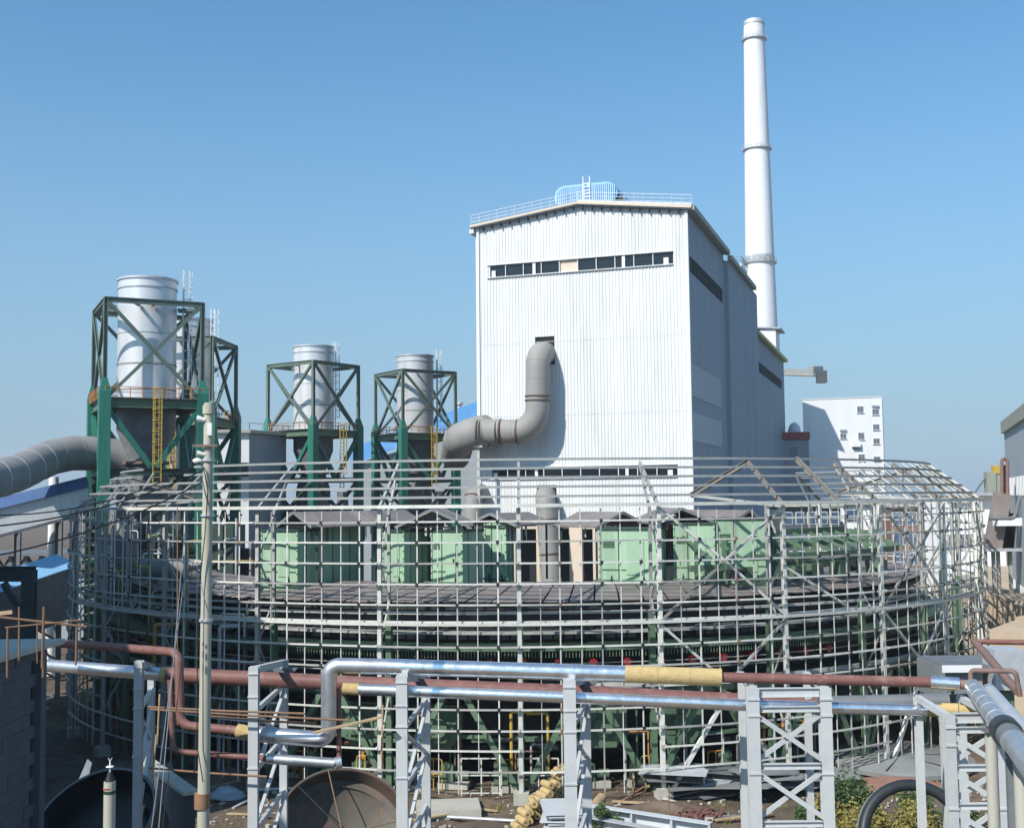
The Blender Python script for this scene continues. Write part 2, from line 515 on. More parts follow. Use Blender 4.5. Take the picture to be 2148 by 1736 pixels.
# ------------------------------------------------------------------ main building
BA = R_(19.0)
BC = V(UX(1452, 165), 165.0, 0)
Bu = V(-math.cos(BA), math.sin(BA), 0)     # along the gable wall, to the left
Bv = V(math.sin(BA), math.cos(BA), 0)      # along the side wall, away
Bn = -Bv                                    # out of the gable wall
Bs = -Bu                                    # out of the side wall
BW = 31.6
def B(u, s, z, out=0.0, side=0.0):
    return BC + Bu * u + Bv * s + Bn * out + Bs * side + V(0, 0, z)
EAVE = UZ(1452, 441, 165)
RIDGE = EAVE + 2.0

def sheet(mb, o, du, z0a, z1a, z0b, z1b, nrm, w, ribs=3, dep=0.13):
    """one corrugated sheet: from o along unit du for w, between heights (z0a..z1a) at the start and (z0b..z1b) at the end"""
    pts = []
    for k in range(ribs):
        for t, d in ((0.0, 0), (0.46, 0), (0.56, dep), (0.9, dep)):
            pts.append(((k + t) / ribs, d))
    pts.append((1.0, 0))
    n = len(pts)
    vs = []
    for t, d in pts:
        p = o + du * (w * t) + nrm * d
        vs.append((p.x, p.y, z0a * (1 - t) + z0b * t))
    for t, d in pts:
        p = o + du * (w * t) + nrm * d
        vs.append((p.x, p.y, z1a * (1 - t) + z1b * t))
    mb.add(vs, [(i, i + 1, n + i + 1, n + i) for i in range(n - 1)])
    return mb

def main_building():
    t = thing('boiler_house', BC, 'tall white corrugated industrial hall with a gabled front behind the round steel frame', 'building')
    # core behind the cladding: closes the volume
    mb = MB()
    g = [B(0.25, 0.3, 14.2), B(BW - 0.25, 0.3, 14.2), B(BW - 0.25, 0.3, EAVE - 0.3), B(BW / 2, 0.3, RIDGE - 0.3), B(0.25, 0.3, EAVE - 0.3)]
    mb.ext(g, Bv * 70)
    part('core', mb, 'dark_wall', t)
    # window strips of the gable wall (heights at the right corner)
    def gz(u, z): return z
    zs1 = (UZ(1420, 553, 165.5), UZ(1420, 527, 165.5))
    zs2 = (UZ(1420, 998, 165.5), UZ(1420, 974, 165.5))
    def top(u): return EAVE + (RIDGE - EAVE) * (1 - abs(u - BW / 2) / (BW / 2))
    nS = 32; w = BW / nS
    u_w0, u_w1 = 2.1, BW - 1.6           # strip ends
    hole = (19.55, 23.1)                  # duct openings
    hz = (UZ(1145, 765, 172), UZ(1145, 706, 172)); hz2 = (UZ(1145, 1060, 172), UZ(1145, 1017, 172))
    for i in range(nS):
        u0 = BW - i * w; u1 = u0 - w       # from the left edge to the right
        um = (u0 + u1) / 2
        segs = []
        cuts = [14.0]
        if u_w0 < um < u_w1:
            cuts += [zs2[0], zs2[1], zs1[0], zs1[1]]
        if hole[0] < um < hole[1]:
            cuts += [hz[0], hz[1]] + [hz2[0], hz2[1]]
        cuts = sorted(cuts) + [None]
        for k in range(0, len(cuts), 2):
            a = cuts[k]; b = cuts[k + 1]
            mb = MB()
            if b is None:
                sheet(mb, B(u0, 0, 0), -Bu, a, top(u0), a, top(u1), Bn, w, 2, .075)
            else:
                sheet(mb, B(u0, 0, 0), -Bu, a, b, a, b, Bn, w, 2, .075)
            part('cladding_sheet', mb, 'white_clad', t)
    # horizontal lap joints and trims
    for z in (UZ(1452, 700, 165), UZ(1452, 860, 165)):
        mb = MB(); mb.bar(B(0.1, 0, z, 0.07), B(BW - 0.1, 0, z, 0.07), 0.03, 0.05); part('lap_joint', mb, 'white_clad', t)
    for u in (0, BW):
        mb = MB(); mb.bar(B(u, 0, 14, 0.05), B(u, 0, top(u), 0.05), 0.5, 0.5, up=Bn); part('corner_trim', mb, 'white_clad', t)
    # glazing strips
    for (za, zb), open_ in ((zs1, True), (zs2, False)):
        L = u_w1 - u_w0
        part('sill', MB().bar(B(u_w0 - .1, 0, za - .06, .12), B(u_w1 + .1, 0, za - .06, .12), 0.4, 0.12), 'white_clad', t)
        part('lintel', MB().bar(B(u_w0 - .1, 0, zb + .06, .10), B(u_w1 + .1, 0, zb + .06, .10), 0.35, 0.12), 'white_clad', t)
        n = 10
        for i in range(n):
            ua = u_w0 + L * i / n; ub = u_w0 + L * (i + 1) / n
            mb = MB()
            a, b2 = B(ua, 0.18, za), B(ub, 0.18, zb)
            mb.ext([B(ua + .05, .16, za), B(ub - .05, .16, za), B(ub - .05, .16, zb), B(ua + .05, .16, zb)], Bv * 0.05)
            pane = part('window_pane', mb, 'beige' if i == 5 and open_ else 'glass_dark', t)
            part('mullion', MB().bar(B(ub, 0, za, .02), B(ub, 0, zb, .02), 0.10, 0.14, up=Bn), 'white_paint', t)
        for uu, hh, ww in ((u_w0 + 0.9, 0.55, .7), (u_w0 + L * .74, 1.0, .45), (u_w0 + L * .255, 1.0, .45), (u_w1 - .9, .55, .6)):
            mb = MB(); mb.box(B(uu, 0, za + (zb - za) * hh / 2, .02), (ww, .15, (zb - za) * hh), -BA)
            part('window_board', mb, 'white_paint', t)
    # duct openings
    for (za, zb) in (hz, hz2):
        uc = [hole[0] - .2, hole[1] + .3]
        mb = MB(); mb.ext([B(uc[0], .2, za), B(uc[1], .2, za), B(uc[1], .2, zb), B(uc[0], .2, zb)], Bv * .04)
        part('duct_opening', mb, 'void', t)
    # roof slabs with overhang
    ov = 0.9
    for k, (ua, ub) in enumerate(((-ov, BW / 2), (BW / 2, BW + ov))):
        za = EAVE - (RIDGE - EAVE) * ov / (BW / 2) if k == 0 else RIDGE
        zb = RIDGE if k == 0 else EAVE - (RIDGE - EAVE) * ov / (BW / 2)
        mb = MB()
        mb.ext([B(ua, -ov, za + .05), B(ub, -ov, zb + .05), B(ub, -ov, zb + .4), B(ua, -ov, za + .4)], Bv * (33.3 + ov))
        part('roof_slab', mb, 'side_clad', t)
    # verge board with brackets along the front
    for k, (ua, ub) in enumerate(((-ov, BW / 2), (BW / 2, BW + ov))):
        za, zb = (top(0) - .1, RIDGE) if k == 0 else (RIDGE, top(0) - .1)
        mb = MB(); mb.bar(B(ua, -ov - .08, za + .35), B(ub, -ov - .08, zb + .35), .12, .36); part('verge_board', mb, 'beige', t)
    for i in range(22):
        u = 1 + i * (BW - 2) / 21
        mb = MB(); mb.bar(B(u, -.45, top(u) - .5), B(u, -.45, top(u)), .12, .7, up=Bn); part('bracket', mb, 'machine_dark', t)
    # gutter box at the left eave
    mb = MB(); mb.bar(B(BW + .7, -ov, EAVE - .5), B(BW + .7, 33, EAVE - .5), .7, .6); part('gutter', mb, 'galv', t)
    # front railing
    rail = thing_rail = part('roof_railing', MB().bar(B(-ov, -.6, top(0) + .4), B(-ov, -.6, top(0) + .42), .06), 'galv', t)
    for i in range(25):
        u = -ov + i * (BW + 2 * ov) / 24
        z = top(min(max(u, 0), BW)) + .4
        part('post', MB().bar(B(u, -.6, z), B(u, -.6, z + 1.6), .09), 'galv', rail)
    for h in (.55, 1.05, 1.6):
        for (ua, ub) in ((-ov, BW / 2), (BW / 2, BW + ov)):
            part('rail', MB().bar(B(ua, -.6, top(min(max(ua, 0), BW)) + .4 + h), B(ub, -.6, top(min(max(ub, 0), BW)) + .4 + h), .07), 'galv', rail)
    part('rail_mesh', MB().bar(B(-ov, -.6, top(0) + .7), B(BW / 2, -.6, RIDGE + .7), .03, .25), 'galv', rail)
    # ----- side walls
    s_a, s_b, s_c = 33.0, 70.0, 124.0
    E3 = UZ(1590, 694, 228)
    n = 11
    for i in range(n):
        w_ = s_a / n
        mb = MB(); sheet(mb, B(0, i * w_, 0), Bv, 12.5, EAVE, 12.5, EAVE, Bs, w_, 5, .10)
        part('side_cladding', mb, 'side_clad', t)
    n = 12
    for i in range(n):
        w_ = (s_b - s_a) / n
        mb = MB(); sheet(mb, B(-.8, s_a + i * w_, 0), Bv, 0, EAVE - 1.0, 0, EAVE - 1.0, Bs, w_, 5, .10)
        part('side_cladding', mb, 'side_clad', t)
    mb = MB(); mb.ext([B(-.78, s_a, 0), B(BW, s_a, 0), B(BW, s_a, EAVE - 1.05), B(-.78, s_a, EAVE - 1.05)], Bv * (s_b - s_a)); part('middle_block', mb, 'side_clad', t)
    n = 16
    for i in range(n):
        w_ = (s_c - s_b) / n
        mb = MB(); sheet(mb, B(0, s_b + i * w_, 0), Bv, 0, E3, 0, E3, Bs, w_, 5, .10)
        part('side_cladding', mb, 'side_clad', t)
    mb = MB(); mb.ext([B(.05, s_b, 0), B(BW, s_b, 0), B(BW, s_b, E3 - .05), B(.05, s_b, E3 - .05)], Bv * (s_c - s_b)); part('rear_block', mb, 'side_clad', t)
    mb = MB(); mb.bar(B(-.5, s_b, E3 + .25), B(-.5, s_c, E3 + .25), 1.2, .7); part('gutter', mb, 'olive_gutter', t)
    mb = MB(); mb.bar(B(-ov, -.4, EAVE + .25), B(-ov, s_a, EAVE + .25), .7, .8); part('gutter', mb, 'olive', t)
    mb = MB(); mb.bar(B(-1.2, s_a, EAVE - .6), B(-1.2, s_b - 6, EAVE - .6), .8, .8); part('gutter', mb, 'olive', t)
    # stair head and roof railing on the middle block
    mb = MB(); mb.ext([B(0.2, s_b - 13, EAVE - 1), B(4.5, s_b - 13, EAVE - 1), B(4.5, s_b - 13, EAVE + 3.0), B(.2, s_b - 13, EAVE + 3.0)], Bv * 8); st = part('stair_head', mb, 'white_clad', t)
    for q in range(5):
        part('rail_post', MB().bar(B(.1, s_b - 13 + q * 2, EAVE + 3), B(.1, s_b - 13 + q * 2, EAVE + 4.3), .1), 'machine_grey', st)
    for h in (.7, 1.3):
        part('rail', MB().bar(B(.1, s_b - 13, EAVE + 3 + h), B(.1, s_b - 5, EAVE + 3 + h), .1), 'machine_grey', st)
        part('rail', MB().bar(B(.1, s_b - 13, EAVE + 3 + h), B(4.5, s_b - 13, EAVE + 3 + h), .1), 'machine_grey', st)
    # penthouse at the far end, beside the chimney
    mb = MB(); mb.ext([B(.6, s_c - 9, E3 - 1), B(7, s_c - 9, E3 - 1), B(7, s_c - 9, E3 + 6.8), B(.6, s_c - 9, E3 + 6.8)], Bv * 8); part('penthouse', mb, 'white_clad', t)
    mb = MB(); mb.ext([B(-.6, s_c - 9.6, E3 + 6.8), B(7.4, s_c - 9.6, E3 + 7.4), B(7.4, s_c - 9.6, E3 + 7.8), B(-.6, s_c - 9.6, E3 + 7.2)], Bv * 9.4); part('penthouse_roof', mb, 'grey_wall', t)
    # side windows and translucent strips
    def strip(sa, sb, za, zb, mat, n, side=.13):
        for i in range(n):
            a = sa + (sb - sa) * i / n; b = sa + (sb - sa) * (i + .82) / n
            mb = MB(); mb.ext([B(0, a, za, side=side), B(0, b, za, side=side), B(0, b, zb, side=side), B(0, a, zb, side=side)], Bs * .06)
            part('side_window', mb, mat, t)
    zt = UZ(1452, 549, 165); strip(1.5, 31, zt - 1.1, zt + 1.1, 'void', 12)
    zt = UZ(1454, 790, 165); strip(.6, 32.5, zt - 2.6, zt + 2.0, 'right_wall', 1)
    zt = UZ(1458, 892, 165); strip(.6, 32.5, zt - 2.1, zt + 2.0, 'right_wall', 1)
    zt = E3 - 6; strip(72, 118, zt - 1.0, zt + 1.0, 'void', 14)
    # lower front: steel columns in front of the dark hall opening
    for u, ww in ((.6, .9), (8.2, .9), (14.0, .9), (17.0, 1.9), (22.5, .9), (26.5, .9), (30.6, .9)):
        mb = MB(); mb.bar(B(u, .5, 0), B(u, .5, 14.2), ww, .9, up=Bn); part('column', mb, 'beige', t)
    mb = MB(); mb.ext([B(0, 6, 0), B(BW, 6, 0), B(BW, 6, 14.2), B(0, 6, 14.2)], Bv * 25); part('rear_wall', mb, 'void', t)
    mb = MB(); mb.bar(B(0, .5, 13.6), B(BW, .5, 13.6), .5, .5); part('lintel_beam', mb, 'beige', t)
    mb = MB(); mb.ext([B(-.0, 1, 0), B(.3, 1, 0), B(.3, 1, 14.2), B(-.0, 1, 14.2)], Bv * 31.8); part('side_base', mb, 'side_clad', t)
    return t
main_building()

# ridge ventilator on the roof, rounded ends, with its ladder
def ventilator():
    w, h = 9.6, 3.4
    zc = RIDGE + .35
    c = B(BW / 2 - .6, 1.6, zc)
    t = thing('ridge_ventilator', c, 'pale blue rounded ribbed ventilator on the ridge of the white hall', 'ventilator')
    def outline(wd, hh, s, z0=0):
        r = hh / 2
        pts = []
        for k in range(9):
            q = math.pi / 2 + math.pi * k / 8
            pts.append(V(-wd / 2 + r + r * math.cos(q), 0, z0 + r + r * math.sin(q)))
        for k in range(9):
            q = -math.pi / 2 + math.pi * k / 8
            pts.append(V(wd / 2 - r + r * math.cos(q), 0, z0 + r + r * math.sin(q)))
        return [c + (-Bu) * p.x + Bv * s + V(0, 0, p.z) for p in pts]
    part('casing', MB().ext(outline(w, h, .25), Bv * 22), 'pale_blue', t)
    n = 30
    for i in range(n):
        x = -w / 2 + .35 + (w - .7) * i / (n - 1)
        if abs(x - .2) < .5: continue
        r = h / 2; e = max(0, abs(x) - (w / 2 - r))
        hh = math.sqrt(max(0.05, r * r - e * e))
        p = c - Bu * x
        part('rib', MB().bar(p + V(0, 0, r - hh + .1), p + V(0, 0, r + hh - .05), .12, .2, up=Bn), 'sky_blue', t)
    lad = part('ladder', MB().bar(c - Bu * -.25 + Bn * .3, c - Bu * -.25 + Bn * .3 + V(0, 0, h + 1), .13), 'white_paint', t)
    part('stile', MB().bar(c - Bu * .75 + Bn * .3, c - Bu * .75 + Bn * .3 + V(0, 0, h + 1), .13), 'white_paint', lad)
    for k in range(7):
        z = .3 + k * .5
        part('rung', MB().bar(c - Bu * -.25 + Bn * .3 + V(0, 0, z), c - Bu * .75 + Bn * .3 + V(0, 0, z), .14), 'white_paint', lad)
    pts = [c - Bu * (w / 2 - .4), c - Bu * (w / 2 + 1.3), c - Bu * (w / 2 - .4) + V(0, 0, 2.2)]
    part('flashing', MB().ext([p + Bv * .6 for p in pts], Bv * 18), 'machine_dark', t)
ventilator()

# ------------------------------------------------------------------ chimney
def chimney():
    Y = 300.0
    base = V(UX(1607, Y), Y, 0)
    ztop = UZ(1583, 45, Y); z740 = UZ(1606, 740, Y)
    rt = 43 / 2 * Y / FPX; rb = 68 / 2 * Y / FPX
    t = thing('chimney', base, 'tall tapering white chimney with three ring platforms behind the hall', 'chimney')
    def rad(z): return rt + (rb - rt) * (ztop - z) / (ztop - z740)
    # the axis leans as it does in the photograph
    lean = UX(1583, Y) - base.x
    def ax(z): return V(base.x, base.y, z)
    prof = [(rad(z), z) for z in (0, 30, z740, z740 + 25, UZ(1600, 553, Y), UZ(1593, 315, Y), UZ(1585, 85, Y), ztop - 1.0)]
    mb = MB(); mb.lathe(prof + [(rt * .93, ztop), (rt * .8, ztop), (rt * .8, ztop - 3)], 48, (base.x, base.y, 0)); part('shaft', mb, 'chimney_white', t, True)
    mb = MB(); mb.lathe([(rt + .12, ztop - 1.2), (rt + .18, ztop - .9), (rt * .95, ztop - .1)], 48, (base.x, base.y, 0)); part('cap_ring', mb, 'galv', t, True)
    for py in (553, 315, 85):
        z = UZ(1595, py, Y); r = rad(z)
        mb = MB(); mb.lathe([(r, z - .4), (r + .5, z - .1), (r + .55, z + .05), (r, z + .05)], 40, (base.x, base.y, 0)); pl = part('ring_platform', mb, 'galv', t)
        for h in (.6, 1.15):
            mb = MB(); mb.lathe([(r + .47, z + h), (r + .52, z + h), (r + .52, z + h + .06), (r + .47, z + h + .06)], 32, (base.x, base.y, 0)); part('rail', mb, 'galv', pl)
        for k in range(20):
            q = 2 * math.pi * k / 20
            p = V(base.x + (r + .5) * math.cos(q), base.y + (r + .5) * math.sin(q), z + .1)
            part('rail_post', MB().bar(p, p + V(0, 0, 1.1), .08), 'galv', pl)
    # seams between the casting lifts
    for k in range(9):
        z = z740 + 3 + k * (ztop - z740) / 9.2
        r = rad(z)
        mb = MB(); mb.lathe([(r - .02, z - .06), (r + .02, z), (r - .02, z + .06)], 40, (base.x, base.y, 0)); part('lift_seam', mb, 'chimney_white', t)
chimney()

# ------------------------------------------------------------------ tower crane behind
def crane():
    Y = 330.0
    a = U(1652, 784, Y); b = U(1732, 788, Y)
    t = thing('tower_crane', V(U(1600, 800, Y).x, Y, 0), 'tan tower crane counter-jib with ballast poking out behind the hall', 'crane')
    m0 = V(U(1600, 800, Y).x, Y, 0)
    mb = MB()
    ztop = a.z + 3
    for dx in (-1, 1):
        for dy in (-1, 1):
            mb.bar(m0 + V(dx, dy, 0), m0 + V(dx, dy, ztop), .2)
    part('mast', mb, 'crane_tan', t)
    mb = MB()
    L0, L1 = V(m0.x, Y, a.z), V(b.x - 2.5, Y, b.z)
    for dy in (-.8, .8):
        mb.bar(L0 + V(0, dy, 0), L1 + V(0, dy, 0), .25, .3)
        mb.bar(L0 + V(0, dy, 1.6), L1 + V(0, dy, 1.4), .2)
    part('jib', mb, 'crane_tan', t)
    for k in range(16):
        p = lerp(L0, L1, k / 16); q = lerp(L0, L1, (k + 1) / 16)
        for dy in (-.8, .8):
            mb = MB(); mb.bar(p + V(0, dy, 0), q + V(0, dy, 1.5), .14); part('lattice', mb, 'frame_pale', t)
    mb = MB(); mb.box(V(b.x - 1.2, Y, b.z - .3), (2.6, 2.4, 3.4)); part('ballast', mb, 'crane_tan', t)
    mb = MB(); mb.box(V(b.x - 2.7, Y, b.z + 2.0), (3.6, 2.2, 1.2)); part('winch_deck', mb, 'frame_grey', t)
    mb = MB(); mb.bar(L0 + V(0, -1, .9), L1 + V(0, -1, .9), .05, .9); part('hand_rail', mb, 'frame_grey', t)
crane()

# ------------------------------------------------------------------ apartment block
def apartments():
    Y = 297.0
    x0, x1 = UX(1689, Y), UX(1857, Y)
    zt0 = UZ(1689, 838, Y); zt1 = UZ(1857, 832, Y)
    t = thing('apartment_block', V((x0 + x1) / 2, Y, 0), 'white plastered block with small scattered windows on the right', 'building')
    part('wall', MB().ext([V(x0, Y, 0), V(x1, Y, 0), V(x1, Y, zt1), V(x0, Y, zt0)], V(4.6, 14, 0)), 'plaster_white', t)
    part('coping', MB().bar(V(x0 - .1, Y + .1, zt0 + .05), V(x1 + .1, Y + .1, zt1 + .05), .5, .16), 'plaster_white', t)
    px = 2050; s = 800 / 1736 * 2148 / 3172
    def zp(zx, zy): return (2050 + zx * .4608) * .6772, (700 + zy * .4608) * .6772
    wins = [(1333, 1232, 42, 42, 0), (1436, 1248, 44, 36, 1), (1219, 1410, 40, 34, 1), (1339, 1411, 40, 46, 0), (1440, 1350, 42, 36, 0),
            (1442, 1445, 42, 36, 0), (1342, 1556, 42, 46, 0), (1445, 1563, 44, 28, 0)]
    # further storeys that show through the frame below
    for zy in (1655, 1750, 1845):
        wins += [(1342, zy + 0, 42, 44, 0), (1445, zy, 44, 30, 0)]
    for (zx, zy, zw, zh, head) in wins:
        cx, cy = zp(zx, zy)
        p = U(cx, cy, Y)
        w = zw * .312 * Y / FPX; h = zh * .312 * Y / FPX
        fr = part('window', MB().box(V(p.x, Y - .02, p.z), (w + .16, .14, h + .16)), 'plaster_white', t)
        part('pane', MB().box(V(p.x - w / 4, Y - .10, p.z), (w / 2 - .06, .06, h)), 'glass_grey', fr)
        part('pane', MB().box(V(p.x + w / 4, Y - .10, p.z), (w / 2 - .06, .06, h)), 'glass_grey', fr)
        part('sill', MB().box(V(p.x, Y - .14, p.z - h / 2 - .1), (w + .3, .3, .08)), 'plaster_white', fr)
        if head:
            part('awning', MB().box(V(p.x, Y - .2, p.z + h / 2 + .75), (w + .1, .4, .5)), 'grey_wall', fr)
    p = U(*zp(1304, 1468), Y)
    ac = part('air_conditioner', MB().box(V(p.x, Y - .45, p.z), (2.0, .8, 1.2)), 'white_paint', t)
    part('bracket', MB().box(V(p.x, Y - .45, p.z - .75), (2.1, .85, .15)), 'machine_dark', ac)
apartments()

def red_roof_house():
    Y = 275.0
    x0, x1 = UX(1640, Y), UX(1700, Y)
    zt = UZ(1670, 922, Y)
    t = thing('red_roofed_house', V((x0 + x1) / 2, Y, 0), 'dim building with a dark red parapet between the hall and the white block', 'building')
    part('wall', MB().ext([V(x0, Y, 0), V(x1, Y, 0), V(x1, Y, zt), V(x0, Y, zt)], V(0, 12, 0)), 'grey_wall', t)
    part('parapet', MB().box(V((x0 + x1) / 2, Y + .2, zt + .9), (x1 - x0 + .4, 1.0, 1.8)), 'roof_red', t)
    p = U(1664, 946, Y); part('window', MB().box(V(p.x, Y - .03, p.z), (1.8, .1, 2.0)), 'glass_grey', t)
    mb = MB()
    p = U(1673, 912, Y)
    mb.lathe([(1.5, 0), (1.5, 1.0), (1.2, 2.0), (.7, 2.6), (.05, 2.9)], 18, (p.x, Y + 3, zt + 1.4)); part('water_tank', mb, 'white_paint', t, True)
red_roof_house()

# ------------------------------------------------------------------ blue roofed shed behind the right stack towers
def blue_shed():
    Y = 235.0
    a = U(735, 940, Y); b = U(1010, 838, Y); lo = U(735, 975, Y)
    t = thing('blue_roof_shed', V((a.x + b.x) / 2, Y, 0), 'long shed with a sloping blue roof and ridge vents behind the towers', 'building')
    sl = (b - a)
    part('wall', MB().ext([V(a.x, Y + 1, 0), V(b.x + 30, Y + 1, 0), V(b.x + 30, Y + 1, b.z + (b.z - a.z) - 7), V(a.x, Y + 1, a.z - 3.2)], V(0, 20, 0)), 'grey_wall', t)
    n = 6
    for i in range(n):
        p = lerp(a, b, i / n); q = lerp(a, b, (i + .985) / n)
        d = V(0, 0, -3.4)
        mb = MB(); mb.ext([p, q, q + V(0, -.3, -3.4), p + V(0, -.3, -3.4)], V(0, .25, 0)); part('roof_sheet', mb, 'blue_roof', t)
        if i in (1, 3, 4, 5):
            mb = MB(); mb.lathe([(.45, 0), (.45, .9), (.75, 1.0), (.75, 1.4), (.2, 1.7)], 12, (q.x, Y + .6, q.z - .3)); part('roof_vent', mb, 'galv', t)
blue_shed()

# white control house behind the left towers
def control_house():
    Y = 170.0
    xl, xm, xr = UX(440, Y), UX(522, Y), UX(600, Y + 9)
    zt = UZ(520, 908, Y)
    t = thing('control_house', V(xm, Y, 0), 'flat roofed white house with a shaded side wall between the left towers', 'building')
    part('wall', MB().ext([V(xl - 10, Y - 4, 0), V(xm, Y, 0), V(xm, Y, zt), V(xl - 10, Y - 4, zt)], V(3, 12, 0)), 'plaster_white', t)
    part('side_wall', MB().ext([V(xm + .02, Y, 0), V(xr, Y + 9, 0), V(xr, Y + 9, zt - .05), V(xm + .02, Y, zt - .05)], V(-2.5, 8, 0)), 'grey_wall', t)  # side of the white house; its shade is put into the grey colour
    part('roof_slab', MB().ext([V(xl - 11, Y - 4.6, zt), V(xm + .3, Y - .6, zt), V(xr + .8, Y + 9, zt), V(xm, Y + 16, zt), V(xl - 10, Y + 12, zt)], V(0, 0, .45)), 'concrete', t)
    rail = part('railing', MB().bar(V(xl - 10, Y - 3.8, zt + 1.5), V(xm, Y + .1, zt + 1.5), .08), 'galv', t)
    part('rail', MB().bar(V(xm, Y + .1, zt + 1.5), V(xr, Y + 9.2, zt + 1.5), .08), 'galv', rail)
    for i in range(9):
        p = lerp(V(xl - 10, Y - 3.8, zt + .4), V(xm, Y + .1, zt + .4), i / 8); part('post', MB().bar(p, p + V(0, 0, 1.1), .07), 'galv', rail)
        p = lerp(V(xm, Y + .1, zt + .4), V(xr, Y + 9.2, zt + .4), i / 8); part('post', MB().bar(p, p + V(0, 0, 1.1), .07), 'galv', rail)
    for i in range(3):
        p = U(462 + i * 24, 985, Y - 2.5)
        f = part('window', MB().box(V(p.x, p.y + .2, p.z), (1.2, 1.6, 2.0)), 'glass_dark', t)
control_house()

# ------------------------------------------------------------------ conveyor galleries on the left
def gallery(name, p0, p1, h, wd, label, roofmat, wallmat):
    t = thing(name, V(p0.x, p0.y, 0), label, 'conveyor')
    d = (p1 - p0)
    sd = V(-d.y, d.x, 0).normalized() * -1
    if sd.y < 0: sd = -sd
    n = 5
    for i in range(n):
        a = lerp(p0, p1, i / n); b = lerp(p0, p1, (i + .995) / n)
        part('wall_panel', MB().ext([a - V(0, 0, h), b - V(0, 0, h), b, a], sd * .12), wallmat, t)
        part('back_panel', MB().ext([a - V(0, 0, h) + sd * wd, b - V(0, 0, h) + sd * wd, b + sd * wd, a + sd * wd], sd * .12), wallmat, t)
        part('roof_panel', MB().ext([a - sd * .3 + V(0, 0, -.1), b - sd * .3 + V(0, 0, -.1), b + sd * wd / 2 + V(0, 0, .9), a + sd * wd / 2 + V(0, 0, .9)], V(0, 0, .1)), roofmat, t)
        part('roof_panel', MB().ext([a + sd * (wd + .3) + V(0, 0, -.1), b + sd * (wd + .3) + V(0, 0, -.1), b + sd * wd / 2 + V(0, 0, .92), a + sd * wd / 2 + V(0, 0, .92)], V(0, 0, .1)), roofmat, t)
    part('floor', MB().ext([p0 - V(0, 0, h), p1 - V(0, 0, h), p1 - V(0, 0, h) + sd * wd, p0 - V(0, 0, h) + sd * wd], V(0, 0, -.3)), 'machine_grey', t)
    for k in (.2, .5, .8):
        c = lerp(p0, p1, k) - V(0, 0, h + .3)
        for s in (.2, wd - .2):
            q = c + sd * s
            part('trestle_leg', MB().bar(V(q.x, q.y, 0), q, .35), 'machine_grey', t)
        q0, q1 = c + sd * .2, c + sd * (wd - .2)
        for j in range(4):
            za, zb = q0.z * j / 4, q0.z * (j + 1) / 4
            part('trestle_brace', MB().bar(V(q0.x, q0.y, za), V(q1.x, q1.y, zb), .16), 'machine_grey', t)
    return t
gallery('conveyor_gallery', U(-110, 1093, 115), U(186, 1019, 121.3), 2.6, 2.6, 'white sided conveyor gallery with blue roof rising towards the left stack tower', 'blue_roof_shade', 'white_paint')
gallery('conveyor_gallery', U(-12, 1242, 99.5), U(160, 1184, 112), 4.5, 4.0, 'lower grey conveyor gallery with pale blue roof left of the round frame', 'pale_blue', 'machine_grey')

def pale_tank():
    c = U(112, 1060, 124)
    mb = MB(); mb.tube([V(c.x, c.y, 0), V(c.x, c.y, UZ(112, 1000, 124))], .5, 14)
    single('duct_post', mb, 'white_paint', 'slim white post holding up the big grey flue duct', 'post', smooth=True)
pale_tank()

# shaded plant block behind the galleries, far left
def far_left_block():
    Y = 150.0
    x0, x1 = UX(-40, Y), UX(185, Y)
    t = thing('plant_shed', V((x0 + x1) / 2, Y, 0), 'low grey plant shed with lattice openings under the conveyor gallery', 'building')
    zt = UZ(60, 1165, Y); zb = UZ(60, 1215, Y)
    part('wall', MB().ext([V(x0, Y, 0), V(x1, Y, 0), V(x1, Y, zb), V(x0, Y, zb)], V(0, 9, 0)), 'grey_wall', t)
    part('roof', MB().box(V((x0 + x1) / 2, Y + 4, zt + .2), (x1 - x0 + 1, 9.5, .4)), 'machine_grey', t)
    n = 7
    for i in range(n + 1):
        x = x0 + (x1 - x0) * i / n
        part('post', MB().bar(V(x, Y + .2, zb), V(x, Y + .2, zt), .5), 'machine_grey', t)
        if i < n:
            xb = x0 + (x1 - x0) * (i + 1) / n
            part('brace', MB().bar(V(x, Y + .2, zb), V(xb, Y + .2, zt), .22), 'machine_dark', t)
            part('brace', MB().bar(V(x, Y + .4, zt), V(xb, Y + .4, zb), .22), 'machine_dark', t)
far_left_block()

